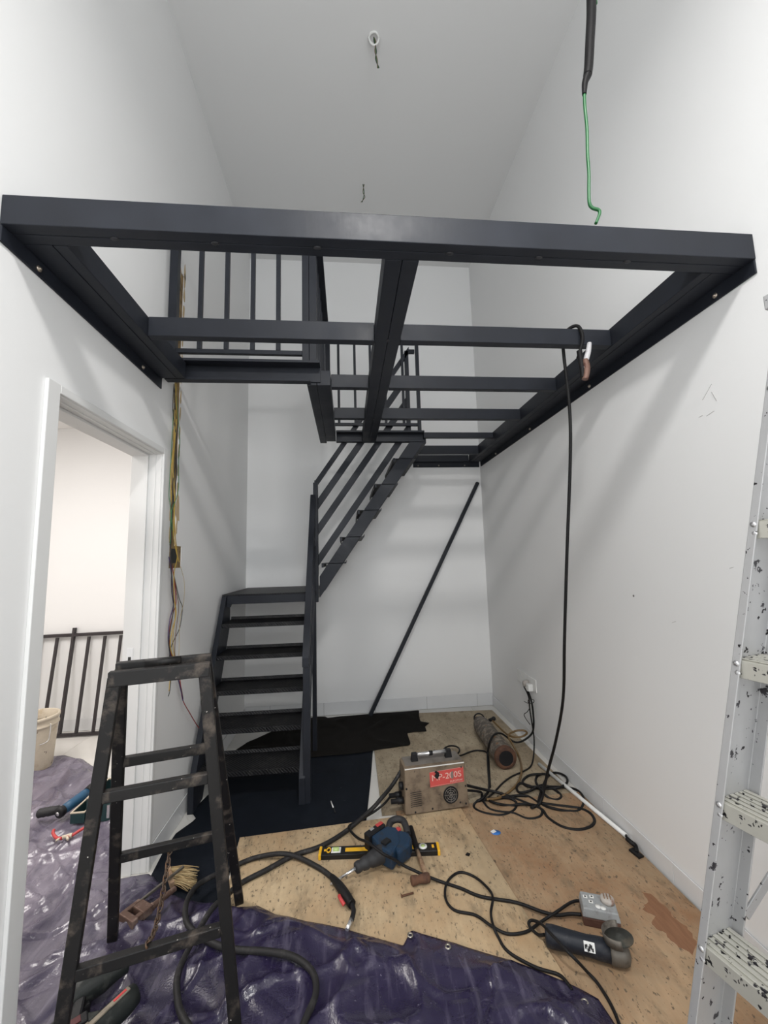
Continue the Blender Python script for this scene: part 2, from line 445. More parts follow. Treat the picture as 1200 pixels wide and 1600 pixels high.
# ------------------------------------------------------------------ staircase
st = thing('steel_staircase', 'black steel staircase with checker plate treads turning at a corner landing', 'staircase', (.8, 3.5, 0))
def sb(n, *a, bev=.002, mat=None): return MB().box(*a).build(n, mat or S, st, bev)
ZL = 1.281
# lower flight, rising away from the camera along the left wall
def slope_bar(n, x0, x1, ya, za, yb, zb, h, bev=.002):
    """bar in the y-z plane, top edge from (ya,za) to (yb,zb), h = vertical thickness"""
    P = [(x0, ya, za-h), (x0, yb, zb-h), (x0, yb, zb), (x0, ya, za)]
    return MB().prism(P, (x1-x0, 0, 0)).build(n, S, st, bev)
k_ = .2135/.117
def str_poly(x0, x1):
    ya, yb = 2.775, 3.415
    P = [(x0, ya, 0.0), (x0, ya+.165, 0.0), (x0, 3.50, 1.02), (x0, 3.50, 1.195), (x0, 3.43, ZL-.011), (x0, 3.39, ZL-.011), (x0, ya, .16)]
    return MB().prism(P, (x1-x0, 0, 0)).build('stringer', S, st, .002)
str_poly(.024, .060); str_poly(.702, .742)
for k in range(1, 6):
    yf, z = 2.812+.117*(k-1), .2135*k
    P = [(.061, yf, z-.032), (.061, yf, z), (.061, yf+.245, z), (.061, yf+.250, z+.022), (.061, yf+.254, z+.022), (.061, yf+.252, z-.005), (.061, yf+.005, z-.005), (.061, yf+.005, z-.032)]
    MB().prism(P, (.640, 0, 0)).build('tread', M['checker'], st, .0015)
sb('landing_plate', .022, .775, 3.40, 4.247, ZL-.010, ZL, mat=M['checker'])
sb('landing_frame', .061, .701, 3.402, 3.44, 1.203, ZL-.011)
sb('landing_frame', .022, .060, 3.502, 4.247, 1.203, ZL-.011)
sb('landing_frame', .735, .773, 3.502, 4.247, 1.203, ZL-.011)
sb('landing_frame', .061, .734, 4.207, 4.247, 1.203, ZL-.011)
MB().prism([(.061, 3.402, 1.202), (.061, 3.402, 1.18), (.061, 3.44, 1.202)], (.03, 0, 0)).build('gusset', S, st)
sb('newel_post', .748, .787, 3.452, 3.494, 1.19, 2.205)
sb('landing_leg', .733, .766, 3.452, 3.494, 0.0, 1.189)
sb('post', .730, .776, 2.782, 2.826, 0, .845)
hr = slope_bar('handrail', .726, .770, 2.772, .90, 3.448, 2.10, .06)
for dz in (.22, .44, .66):
    slope_bar('rail', .736, .766, 2.83, .90-dz+.10, 3.45, 2.10-dz, .05)
# upper flight along the back wall
def xz_bar(n, y0, y1, xa, za, xb, zb, h, bev=.002):
    P = [(xa, y0, za-h), (xb, y0, zb-h), (xb, y0, zb), (xa, y0, za)]
    return MB().prism(P, (0, y1-y0, 0)).build(n, S, st, bev)
ku = 1.42
def up_str(y0, y1):
    zt = lambda x: 1.385+1.448*(x-.786); zb = lambda x: 1.275+1.42*(x-.833)
    xb = .833+(ZB-1.288)/1.42; xt = .786+(ZB-1.385)/1.448
    P = [(.798, y0, zb(.798)), (xb, y0, ZB-.001), (xt, y0, ZB-.001), (.798, y0, zt(.798))]
    return MB().prism(P, (0, y1-y0, 0)).build('stringer', S, st, .002)
up_str(3.455, 3.497); up_str(4.205, 4.247)
for x, z in zip((.812, .971, 1.125, 1.277, 1.446), (1.512, 1.733, 1.962, 2.19, 2.418)):
    P = [(x, 3.499, z-.038), (x, 3.499, z), (x+.205, 3.499, z), (x+.212, 3.499, z+.018), (x+.216, 3.499, z+.018), (x+.211, 3.499, z-.006), (x+.006, 3.499, z-.006), (x+.006, 3.499, z-.038)]
    MB().prism(P, (0, .704, 0)).build('tread', M['checker'], st, .0015)
    MB().box(x+.004, x+.02, 3.44, 3.4985, z-.036, z-.002).box(x+.004, x+.21, 3.455, 3.4985, z-.007, z-.002).build('tread_bracket', S, st)
ys0, ys1 = 3.503, 3.532
sb('newel_post', 1.592, 1.628, 3.498, 3.534, ZT, 3.455)
xz_bar('handrail', 3.498, 3.536, .765, 2.235, 1.634, 3.495, .068)
for z in (2.072, 1.848, 1.583):
    xz_bar('rail', ys0, ys1, .785, z, 1.592, z+1.43*.807, .094)
sb('rail_return', 1.628, 1.687, 3.503, 3.531, 3.435, 3.47)
sb('newel_stub', .755, .786, 3.503, 3.531, 1.40, 2.235)
# ------------------------------------------------------------------ tube leaning in the corner
pl = thing('steel_tube', 'single black square steel tube leaning from the floor up into the back right corner', 'steel tube', (1.229, 4.149, 0))
MB().bar((1.229, 4.12, .024), (2.465, 4.215, 2.335), .036, .036, (0, 1, 0)).build('tube', S, pl, .003)
MB().bar((2.4652, 4.2152, 2.3354), (2.466, 4.2154, 2.337), .030, .030, (0, 1, 0)).build('tube_end', M['socketbox'], pl)
# ------------------------------------------------------------------ floor coverings
def inside(P, x, y):
    c = False; n = len(P)
    for i in range(n):
        (x1, y1), (x2, y2) = P[i], P[(i+1) % n]
        if (y1 > y) != (y2 > y) and x < (x2-x1)*(y-y1)/(y2-y1)+x1: c = not c
    return c
def edge_dist(P, x, y):
    best = (9, x, y); n = len(P)
    for i in range(n):
        (x1, y1), (x2, y2) = P[i], P[(i+1) % n]
        dx, dy = x2-x1, y2-y1; L = dx*dx+dy*dy
        t = max(0, min(1, ((x-x1)*dx+(y-y1)*dy)/L)) if L else 0
        qx, qy = x1+t*dx, y1+t*dy; d = math.hypot(x-qx, y-qy)
        if d < best[0]: best = (d, qx, qy)
    return best
def sheet(name, poly, hfun, res, mat, parent=None, thick=.0015):
    """soft sheet: grid inside an outline, border vertices pulled onto the outline, height from hfun(x, y, edge distance)"""
    x0 = min(p[0] for p in poly); y0 = min(p[1] for p in poly)
    nx = int((max(p[0] for p in poly)-x0)/res)+2; ny = int((max(p[1] for p in poly)-y0)/res)+2
    idx = {}; vs = []; fs = []; cells = []
    for i in range(nx):
        for j in range(ny):
            if inside(poly, x0+(i+.5)*res, y0+(j+.5)*res): cells.append((i, j))
    cs = set(cells); border = set()
    for i, j in cells:
        for di, dj, e in ((-1,0,((0,0),(0,1))), (1,0,((1,0),(1,1))), (0,-1,((0,0),(1,0))), (0,1,((0,1),(1,1)))):
            if (i+di, j+dj) not in cs:
                for a, b in e: border.add((i+a, j+b))
    for i, j in cells:
        q = []
        for k in ((i,j),(i+1,j),(i+1,j+1),(i,j+1)):
            if k not in idx:
                x, y = x0+k[0]*res, y0+k[1]*res
                d, qx, qy = edge_dist(poly, x, y)
                if k in border and d < res*1.6: x, y, d = qx, qy, 0.0
                idx[k] = len(vs); vs.append((x, y, hfun(x, y, d)))
            q.append(idx[k])
        fs.append(q)
    mb = MB(); mb.add(vs, fs, True)
    o = mb.build(name, mat, parent, 0, False)
    so = o.modifiers.new('thickness', 'SOLIDIFY'); so.thickness = thick; so.offset = 1
    return o
def nz(x, y, s, k=0.0): return mnoise.noise(Vector((x*s+k*7.3, y*s-k*3.1, k)))

def ply_mat(name, c1, c2, stain, amt):
    t = NT(name)
    g = t.noise(3.0, 8, .62, t.vec((9, 1.2, 1)), 1.2); b = t.noise(2.1, 6, .6); f = t.noise(30, 5, .7)
    base = t.mix(g, c1, c2)
    base = t.mix(t.ramp(b, [(.42, 0.0), (.66, amt)]), base, stain)
    base = t.mix(t.ramp(t.noise(1.4, 5, .6, t.vec((1.3, 1, 1), (0,0,.4), (3,1,0))), [(.50, 0.0), (.72, .6)]), base, tuple(x*.55 for x in c1))
    base = t.mix(t.ramp(t.noise(5.5, 8, .7, t.vec((2.2, 1, 1))), [(.52, 0.0), (.66, .6)]), base, (.11, .085, .055))
    base = t.mix(t.ramp(t.noise(85, 3, .6, t.vec((1, .5, 1))), [(.61, 0.0), (.66, .75)]), base, (.045, .038, .03))
    base = t.mix(t.ramp(t.noise(24, 5, .7, t.vec((1, .7, 1))), [(.64, 0.0), (.72, .7)]), base, (.045, .04, .03))
    base = t.mix(t.ramp(f, [(.35, .25), (.6, 0.0)]), base, (.30, .25, .17))
    t.bump(t.mix(.5, g, f), .25, .003)
    return t.out(base, .7, 0, .3)
M['plyA'] = ply_mat('plywood_light', (.40, .29, .17), (.60, .465, .30), (.34, .19, .085), .6)
M['plyB'] = ply_mat('plywood_grey', (.34, .27, .185), (.55, .46, .33), (.22, .16, .10), .65)
M['plyC'] = ply_mat('plywood_red', (.29, .185, .105), (.48, .335, .205), (.24, .11, .05), .8)
M['plyE'] = simple('plywood_edge', (.30, .22, .14), .8)
def plank(name, label, pts, z0, z1, mat):
    o = MB().prism([(x, y, z0) for x, y in pts], (0, 0, z1-z0)).build(name, mat, None, .001)
    return tag(o, label, 'plywood')
plank('plywood_sheet', 'grey-stained plywood sheet at the back under the welding machine and gas cylinder', [(1.215, 2.60), (2.462, 2.60), (2.445, 4.10), (1.232, 4.16)], .001, .011, M['plyB'])
plank('plywood_sheet', 'reddish-brown plywood sheet with peeling patch along the right wall under the grinder', [(1.40, .15), (2.500, .15), (2.488, 2.64), (1.30, 2.605)], .0115, .0205, M['plyC'])
ux, uy = Vector((.9955, .072)), Vector((.094, -.9955))
A0 = Vector((.418, 2.474)); cA = [A0, A0+ux*1.278, A0+ux*1.278+uy*2.3, A0+uy*2.3]
plank('plywood_sheet', 'pale plywood sheet in the foreground under the spirit level and hammer drill', [(p.x, p.y) for p in reversed(cA)], .021, .030, M['plyA'])
ZP = .030                                            # top of the pale sheet
# peeled veneer on the reddish sheet
random.seed(8)
pe = [(1000, 1392), (1020, 1400), (1045, 1420), (1052, 1432), (1072, 1448), (1088, 1470), (1084, 1492), (1066, 1482), (1050, 1470), (1036, 1456), (1018, 1445), (1024, 1432), (1004, 1420), (1012, 1410)]
tb = NT('bare_red_wood'); nb = tb.noise(9, 6, .6, tb.vec((7, 1, 1)))
pj = []
for i in range(len(pe)):
    (xa, ya), (xb, yb) = pe[i], pe[(i+1) % len(pe)]
    for k in range(4): pj.append((xa+(xb-xa)*k/4+random.uniform(-2.2, 2.2), ya+(yb-ya)*k/4+random.uniform(-1.6, 1.6)))
peel = MB().prism([at(x, y, 'z', .0206) for x, y in reversed(pj)], (0, 0, .0006)).build('peeled_patch', tb.out(tb.mix(nb, (.14, .06, .03), (.30, .15, .075)), .8))
pz = [o for o in bpy.data.objects if o.get('label', '').startswith('reddish')][0]
peel.parent = pz; peel.location = ORG[peel]-ORG[pz]; peel['label'] = 'bare dark red patch of peeled veneer'

# dark cloth and mat below the stairs
def cloth_mat(name, c1, c2, rough=.95):
    t = NT(name); n = t.noise(9, 6); f = t.noise(220, 2)
    base = t.mix(n, c1, c2)
    base = t.mix(t.ramp(t.noise(34, 3, .7), [(.72, 0.0), (.75, .7)]), base, (.12, .13, .14))
    t.bump(t.mix(.5, n, f), .5, .004)
    return t.out(base, rough, 0, .15)
M['cloth'] = cloth_mat('black_cloth', (.005, .0045, .004), (.013, .011, .009))
M['mat'] = cloth_mat('navy_mat', (.004, .0055, .0085), (.0085, .012, .019), .8)
cl = [(.06, 3.50), (.10, 3.60), (.16, 3.72), (.36, 3.95), (.55, 4.12), (.70, 4.20), (.79, 4.19), (.82, 4.15), (.90, 4.165), (1.30, 4.19), (1.726, 4.195), (1.70, 4.05), (1.69, 3.92), (1.765, 3.87), (1.71, 3.80), (1.705, 3.70), (1.60, 3.70), (1.53, 3.69), (1.53, 3.50), (1.515, 3.455), (1.30, 3.43), (1.10, 3.39), (.6, 3.37), (.15, 3.40)]
cz = lambda x, y, d: .0125+.006*max(0, nz(x, y, 6))+.014*max(0, 1-abs(nz(x, y, 2.6, 2))*6)*min(1, d*10)
o = sheet('black_cloth', cl, cz, .018, M['cloth']); tag(o, 'torn black cloth on the floor below the back wall', 'cloth')
mp = [(1.216, 3.46), (1.17, 3.0), (1.118, 2.552), (.75, 2.51), (.41, 2.480), (.44, 2.02), (.30, 2.03), (.12, 2.12), (.04, 2.27), (.025, 2.45), (.03, 2.60), (.10, 2.72), (.04, 2.80), (.09, 3.0), (.11, 3.25), (.09, 3.46)]
mp = [(x, y) for x, y in mp]
o = sheet('navy_mat', mp, lambda x, y, d: .0035+.003*max(0, nz(x, y, 5, 1))+.004*max(0, 1-abs(nz(x, y, 3, 4))*7)*min(1, d*8)+(.012 if False else 0), .02, M['mat'])
tag(o, 'dark navy felt mat on the floor at the foot of the stairs', 'mat')

# purple tarpaulin through the doorway and over the foreground
def tarp_mat():
    t = NT('purple_tarpaulin')
    n = t.noise(3.5, 7, .62); f = t.noise(26, 6, .7, t.vec((1.0, .45, 1), (0, 0, .7)))
    wv = t.noise(150, 2)
    base = t.mix(n, (.011, .008, .026), (.028, .021, .060))
    st1 = t.noise(26, 5, .6, t.vec((1, .10, 1), (0, 0, -.62)), .3); st2 = t.noise(40, 6, .7, t.vec((.2, 1, 1), (0, 0, .35)), .3)
    base = t.mix(t.ramp(st1, [(.54, 0.0), (.70, .32)]), base, (.20, .18, .25))
    base = t.mix(t.ramp(st2, [(.60, 0.0), (.72, .35)]), base, (.22, .20, .27))
    base = t.mix(t.ramp(t.noise(70, 3, .6), [(.70, 0.0), (.74, .5)]), base, (.36, .34, .40))
    # worn dusty part where people walk through the doorway
    p = t.n('ShaderNodeSeparateXYZ'); t.t.links.new(t.tc.outputs['Object'], p.inputs[0])
    x = t.n('ShaderNodeMapRange'); t.t.links.new(p.outputs[0], x.inputs[0])
    x.inputs[1].default_value = .15; x.inputs[2].default_value = -.75; x.inputs[3].default_value = 0; x.inputs[4].default_value = 1
    base = t.mix(t.mul(x.outputs[0], t.ramp(t.noise(9, 8, .65, t.vec((1, .16, 1), (0, 0, -.62))), [(.34, .25), (.66, .85)])), base, (.27, .24, .29))
    t.bump(t.mix(.5, t.noise(30, 5, .6, t.vec((1, .25, 1), (0, 0, -.62))), wv), .30, .006)
    return t.out(base, t.ramp(n, [(.3, .17), (.7, .34)]), 0, .7)
M['tarp'] = tarp_mat()
tpx = [(960, 1600), (935, 1562), (905, 1545), (880, 1533), (800, 1502), (740, 1484), (690, 1468), (642, 1454), (630, 1478), (600, 1470), (575, 1463), (540, 1452), (510, 1446), (480, 1441), (430, 1430), (402, 1416), (372, 1419), (345, 1412), (318, 1410), (290, 1400), (262, 1384)]
tp = [(at(x, y, 'z', .035).x, at(x, y, 'z', .035).y) for x, y in tpx]
tp += [(.055, 2.27), (.02, 2.295), (-.05, 2.285), (-.16, 2.27), (-.19, 2.45), (-.20, 2.62), (-.26, 2.75), (-.36, 2.90), (-.52, 3.10), (-.72, 3.28), (-.90, 3.45), (-1.08, 3.60), (-1.30, 3.72), (-1.55, 3.70), (-1.62, 3.2), (-1.5, 2.4), (-1.2, 1.5), (-.6, 1.2), (-.17, 1.42), (-.165, 1.508), (.02, 1.508), (.022, 1.2), (.03, .75), (1.0, .6), (1.95, .7)]
def tarp_h(x, y, d):
    e = min(1, d*14)
    z0 = .0335 if (x > .40 and y < 2.53) else .008 if x < .2 else .008+.0255*(x-.2)/.2
    a = nz(x, y, 1.7, 1); b = nz(x, y, 2.8, 3)
    w = nz(x, y, 3.2, 5)*.22
    # long drawn folds running to the lower left, creases, small crumples
    s1 = nz((x*.82+y*.57)+w, (y*.82-x*.57)*.30, 5.2, 7)
    s2 = nz((x*.82+y*.57)+w*1.6, (y*.82-x*.57)*.35, 11, 8)
    cr = max(0, 1-abs(nz(x+w, y, 2.0, 9))*9); cr2 = max(0, 1-abs(nz(x-w, y+w, 4.6, 11))*7)
    rs = lambda v, k: max(0.0, 1-abs(v)*k)**2
    s3 = nz((x*.82+y*.57)+w, (y*.82-x*.57)*.18, 19, 15)
    c5 = rs(nz((x*.5-y*.87)+w*.5, (x*.87+y*.5)*.22, 4.0, 21), 6)
    h = .026*max(0, a)+.016*max(0, b)+.020*abs(s1)+.010*abs(s2)+.004*abs(s3)+.022*rs(nz(x+w, y, 2.0, 9), 8)+.014*rs(nz(x-w, y+w, 4.4, 11), 8)+.016*c5
    if x < .25: h *= 1.25
    return z0+h*(.12+.88*e)
ta = thing('purple_tarpaulin', 'crumpled shiny purple tarpaulin covering the foreground and running through the doorway', 'tarpaulin', (.4, 1.8, .0))
sheet('tarpaulin_sheet', tp, tarp_h, .0095, M['tarp'], ta)
M['brass'] = simple('eyelet_metal', (.45, .42, .36), .35, .9)
for x, y in ((641, 1463), (914, 1568), (700, 1481)):
    p = at(x, y, 'z', .042)
    pts = [p+Vector((.009*math.cos(a), .009*math.sin(a), .004)) for a in [k*math.pi/5 for k in range(10)]]
    MB().tube(pts, .0035, 6, True, 2).build('eyelet', M['brass'], ta)
TZ = .045                                            # about where things on the tarpaulin stand
# ------------------------------------------------------------------ black trestle ladder
M['tblack'] = worn('old_black_paint', (.0065, .0058, .0058), (.085, .068, .055), 16, .53, .72, .55, 0, ((.45, .42, .38), 70, .74))
M['chain'] = worn('rusty_chain', (.10, .075, .06), (.16, .09, .05), 40, .45, .6, .6, .5)
q = dict(cx=.442, cy=1.389, th=.245, h=1.213, sf=-.035, sr=.586, wt=.122, wb=.245)
e1 = Vector((math.cos(q['th']), math.sin(q['th']), 0)); e2 = Vector((-math.sin(q['th']), math.cos(q['th']), 0))
def tp_(side, lr, z):
    t = (q['h']-z)/q['h']; off = -(.03+t*q['sf']) if side == 'f' else .03+t*q['sr']
    return Vector((q['cx'], q['cy'], z))+e1*(lr*(q['wt']+t*(q['wb']-q['wt'])))+e2*off
tl = thing('trestle_ladder', 'paint-worn black steel trestle ladder standing open on the purple tarpaulin', 'ladder', (q['cx'], q['cy']+.25, TZ))
for side in 'fr':
    for lr in (-1, 1):
        a = tp_(side, lr, .035); b = tp_(side, lr, q['h']-(.012 if side == 'f' else .004))
        MB().bar(a, b, .036, .024, e2).build('leg', M['tblack'], tl, .003)
    z = q['h']
    o1 = e2*(-.0) ; A, B = tp_(side, -1, z), tp_(side, 1, z)
    if side == 'f':
        MB().bar(A-e1*.018+Vector((0,0,-.018)), B+e1*.018+Vector((0,0,-.018)), .026, .044).build('top_bar', M['tblack'], tl, .003)
    else:
        MB().bar(A-e1*.014, B+e1*.018, .03, .034).build('top_bar', M['tblack'], tl, .003)
MB().cyl(Vector((q['cx'], q['cy'], q['h']+.012))-e1*.05, Vector((q['cx'], q['cy'], q['h']+.012))+e1*.05, .012).build('hinge', M['tblack'], tl)
for side, z in (('f', .862), ('f', .408), ('r', .864), ('r', .447)):
    a, b = tp_(side, -1, z), tp_(side, 1, z); d = (b-a).normalized()
    MB().bar(a+d*.016, b-d*.016, .024, .032).build('rung', M['tblack'], tl, .003)
# chain between the lower rungs
ch = None
A = at(265, 1316, 'y', tp_('r', -.1, .447).y); A = tp_('r', 0, .447)+e1*(-.015)-Vector((0,0,.018)); B = tp_('f', 0, .408)+e1*(-.012)+Vector((0,0,.02))
path = spline([A, A.lerp(B, .25)+Vector((0,0,-.035)), A.lerp(B, .5)+Vector((0,0,-.06)), A.lerp(B, .75)+Vector((0,0,-.05)), B], False, 30)
L = [0]
for i in range(1, len(path)): L.append(L[-1]+(path[i]-path[i-1]).length)
lk = MB().tube([(.0125*math.cos(a)*1.0+ (.006 if math.cos(a) > 0 else -.006), .0075*math.sin(a), 0) for a in [k*math.pi/5+.3 for k in range(10)]], .0026, 6, True, 2)
nl = int(L[-1]/.024); proto_l = None
for k in range(nl+1):
    s_ = k*L[-1]/nl; i = max(j for j in range(len(L)) if L[j] <= s_+1e-9); i = min(i, len(path)-2)
    p = path[i].lerp(path[i+1], (s_-L[i])/max(1e-6, L[i+1]-L[i])); d = (path[i+1]-path[i]).normalized()
    rot = d.to_track_quat('X', 'Z').to_euler(); e = Matrix.Rotation((k % 2)*math.pi/2+.3, 3, 'X')
    R = (d.to_track_quat('X', 'Z').to_matrix() @ e).to_euler()
    if proto_l is None:
        cho = lk.build('chain_link', M['chain'], tl); proto_l = cho; cho.location = p-ORG[tl]; ORG[cho] = p; cho.rotation_euler = R
    else: copy_at(proto_l, p, tl, R)

# ------------------------------------------------------------------ aluminium step ladder
def alu_mat(name, c, blot):
    t = NT(name); n = t.noise(14, 6, .6); br = t.noise(8, 4, .5, t.vec((30, 30, 1.2)))
    base = t.mix(n, tuple(x*.84 for x in c), c)
    sp = t.ramp(t.noise(26, 4, .62), [(blot, 0.0), (blot+.02, 1.0)])
    sp2 = t.ramp(t.noise(75, 2, .5), [(blot+.05, 0.0), (blot+.07, 1.0)])
    base = t.mix(sp, base, (.015, .013, .017)); base = t.mix(sp2, base, (.02, .018, .02))
    t.bump(br, .1, .002)
    return t.out(base, .5, t.ramp(sp, [(0.0, .65), (1.0, 0.0)]))
M['alu'] = alu_mat('splattered_aluminium', (.46, .46, .465), .63)
M['alu_step'] = alu_mat('splattered_step', (.54, .53, .475), .582)
al = dict(x=1.706, y=.804, z=.775, th=-1.337, lean=.135, side=.144, s=.27)
E1 = Vector((math.cos(al['th']), math.sin(al['th']), 0)); E2 = Vector((-math.sin(al['th']), math.cos(al['th']), 0))
def F(k, a, b, h=0.0, right=False):
    base = Vector((al['x'], al['y'], al['z']))+(Vector((0,0,1))+E2*al['lean'])*(k*al['s'])
    wid = (.40-.012*k) if right else 0
    return base+E1*(k*al['s']*al['side']+wid+a)+E2*b-Vector((0,0,h))
sl = thing('step_ladder', 'paint-splattered aluminium step ladder standing beside the right wall, cut by the photo edge', 'ladder', (1.85, .7, 0))
K0, K1 = -al['z']/al['s']+.01, 4.6
def prof_bar(n, prof, right, mat):
    R = [[F(k, (-a if right else a), b, 0, right) for a, b in prof] for k in (K0, K1)]
    mb = MB(); c = len(prof)
    mb.add(R[0]+R[1], [tuple(range(c-1, -1, -1)), tuple(range(c, 2*c))]+[(i, (i+1) % c, c+(i+1) % c, c+i) for i in range(c)])
    return mb.build(n, mat, sl, .0012)
pr = [(-.015, -.004), (0, -.004), (0, 0), (-.0125, 0), (-.0125, .090), (.008, .090), (.008, .094), (-.015, .094)]
sti = prof_bar('stile', pr, False, M['alu']); prof_bar('stile', pr, True, M['alu'])
M['rivet'] = simple('rivet', (.55, .55, .56), .35, .9)
for k in range(-2, 5):
    a0, a1 = F(k, -.0122, .0004), F(k, .0122, .0004, 0, True); wv = a1-a0
    sb_ = MB().prism([a0, a0+E2*.086, a0+E2*.086-Vector((0,0,.012)), a0+E2*.006-Vector((0,0,.012)), a0+E2*.006-Vector((0,0,.034)), a0-Vector((0,0,.034))], wv)
    for g in range(6):
        b = .008+g*.0135
        c0 = a0+E2*b+Vector((0,0,.0003)); sb_.prism([c0, c0+E2*.009, c0+E2*.009+Vector((0,0,.0025)), c0+Vector((0,0,.0025))], wv)
    sb_.build('step', M['alu_step'], sl, .001)
    for dz in (.006, .024):
        p = F(k, -.0075, -.004, dz)
        MB().lathe(p, -E2, [(.0055, 0), (.0055, .002), (.003, .0035), (.0008, .004)], 8).build('rivet', M['rivet'], sti)
MB().bar(F(.12, .004, .100), F(1.5, .004, .52), .004, .026, E2).build('brace', M['alu'], sl, .001)
MB().bar(F(4.4, 0, .10), F(4.4, 0, .10)+E2*.40+Vector((0,0,-(F(4.4,0,.1).z-.0))), .03, .03, E2).build('rear_leg', M['alu'], sl, .002)
MB().bar(F(4.4, -.03, .10, 0, True), F(4.4, -.03, .10, 0, True)+E2*.40+Vector((0,0,-(F(4.4,0,.1).z-.0))), .03, .03, E2).build('rear_leg', M['alu'], sl, .002)
MB().prism([F(4.6, -.03, -.01), F(4.6, -.03, .12), F(4.6, .03, .12, 0, True), F(4.6, .03, -.01, 0, True)], (0,0,.03)).build('top_cap', M['alu'], sl, .002)
# ------------------------------------------------------------------ welding machine
M['wbody'] = worn('dirty_beige_enamel', (.225, .17, .118), (.075, .054, .038), 14, .46, .70, .55, 0, ((.045, .035, .03), 38, .70))
M['wtop'] = worn('dirty_grey_top', (.20, .18, .16), (.10, .085, .07), 9, .5, .7, .6)
M['black'] = simple('black_plastic', (.011, .011, .0125), .5, 0, .25, 18, .3)
M['rubber'] = simple('black_rubber', (.0085, .008, .0085), .55, 0, .3, 30, .25)
M['red'] = worn('red_label', (.60, .085, .075), (.42, .07, .06), 22, .5, .7, .5)
M['lettering'] = worn('pale_lettering', (.75, .52, .46), (.55, .25, .22), 60, .55, .7, .6)
M['white'] = simple('white_plastic', (.78, .78, .76), .4, 0, .08)
M['chrome'] = simple('scuffed_chrome', (.72, .72, .72), .25, .8)
wm = thing('welding_machine', 'dirty beige welding machine with red label and carrying handle on the plywood', 'welding machine', (1.545, 2.63, ZP))
wA, wB = Vector((1.349, 2.527, ZP+.004)), Vector((1.744, 2.563, ZP+.004))
wx = (wB-wA).normalized(); wy = Vector((-wx.y, wx.x, 0)); wz = Vector((0, 0, 1)); wl_ = (wB-wA).length; hh, dd = .247, .205
def wp(a, b, c): return wA+wx*a+wy*b+wz*c
def wtap(a, b, c):
    k = c/hh; return wp(a+(.006*k if a < wl_/2 else -.012*k), b+(.02*k if b < dd/2 else -.045*k), c)
body = MB().hexa([wtap(0,0,0), wtap(wl_,0,0), wtap(wl_,dd,0), wtap(0,dd,0), wtap(0,0,hh), wtap(wl_,0,hh), wtap(wl_,dd,hh), wtap(0,dd,hh)]).build('housing', M['wbody'], wm, .007)
wfn = ((wtap(0,0,hh)-wtap(0,0,0)).cross(wx)).normalized()
if wfn.y > 0: wfn = -wfn
fu = (wtap(.1,0,hh)-wtap(.1,0,0)).normalized(); fu = (fu-wx*fu.dot(wx)).normalized()
def ff(a, c, out=.001): return wA+wx*a+fu*c+wfn*out      # point on the front face
MB().bar(ff(.008, hh-.004, .0)+wy*.006, ff(wl_-.016, hh-.004, .0)+wy*.006, .012, .006).build('worn_edge', M['white'], wm)
MB().obox(wp(wl_/2, dd*.52, hh+.0012), wx*(wl_/2-.02), wy*(dd*.28), wz*.001).build('top_plate', M['wtop'], wm)
for a in (.285, .065):
    hnd = MB().hexa([wp(a,.085,hh), wp(a+.045,.085,hh), wp(a+.045,.115,hh), wp(a,.115,hh), wp(a+.006,.088,hh+.05), wp(a+.039,.088,hh+.05), wp(a+.039,.112,hh+.05), wp(a+.006,.112,hh+.05)]).build('handle_bracket', M['black'], wm, .004)
MB().cyl(wp(.10,.10,hh+.036), wp(.292,.10,hh+.036), .011).build('handle_grip', M['chrome'], hnd)
MB().cyl(wp(.182,.10,hh+.036), wp(.205,.10,hh+.036), .0135).build('tape', M['black'], hnd)
lb = MB().prism([ff(.158,.132), ff(.372,.140), ff(.372,.222), ff(.158,.212)], wfn*.0012).build('label_plate', M['red'], wm)
lx = (ff(.372,.140)-ff(.158,.132)).normalized(); ly = fu
text_mesh('lettering', 'MP-200S', M['lettering'], lb, ff(.172,.165,.0026), lx, ly, .046, .0004, .185)
text_mesh('lettering', 'EUROPOW', M['lettering'], lb, ff(.285,.146,.0026), lx, ly, .014, .0004, .078)
fr_ = MB(); 
for u0, u1, v0, v1 in ((.162,.368,.1365,.1375), (.162,.368,.2135,.2145)): fr_.prism([ff(u0,v0,.0023), ff(u1,v0+.006,.0023), ff(u1,v1+.006,.0023), ff(u0,v1,.0023)], wfn*.0005)
fr_.build('label_border', M['lettering'], lb)
random.seed(5)
def scuff(c, ra, rc, n=9): 
    return [ff(c[0]+ra*random.uniform(.5,1.1)*math.cos(2*math.pi*i/n), c[1]+rc*random.uniform(.5,1.1)*math.sin(2*math.pi*i/n), .0031) for i in range(n)]
sc_ = MB(); sc_.prism(scuff((.205,.19), .016, .024), wfn*.0003); sc_.prism(scuff((.197,.213), .012, .008), wfn*.0003)
sc_.build('scrape', M['black'], lb)
sc_ = MB(); sc_.prism(scuff((.298,.185), .012, .030), wfn*.0003); sc_.build('scrape', M['wtop'], lb)
fc = ff(.283, .078, .0)
fan = MB().lathe(fc, wfn, [(.047, 0), (.047, .003), (.041, .0035), (.041, .001), (.001, .001)], 28).build('fan_opening', M['black'], wm)
gr = MB()
for r_ in (.014, .026, .037): gr.tube([fc+wfn*.0035+(wx*math.cos(a)+fu*math.sin(a))*r_ for a in [k*math.pi/8 for k in range(16)]], .0016, 5, True, 1)
for k in range(4):
    a = k*math.pi/4; gr.cyl(fc+wfn*.0035-(wx*math.cos(a)+fu*math.sin(a))*.04, fc+wfn*.0035+(wx*math.cos(a)+fu*math.sin(a))*.04, .0014, None, 5)
gr.build('grille', M['wtop'], fan)
for k in range(8):
    c = .040+k*.0105; MB().prism([ff(.034,c,.0004), ff(.102,c+.003,.0004), ff(.102,c+.006,.0004), ff(.034,c+.003,.0004)], wfn*.0008).build('vent_slot', M['black'], wm)
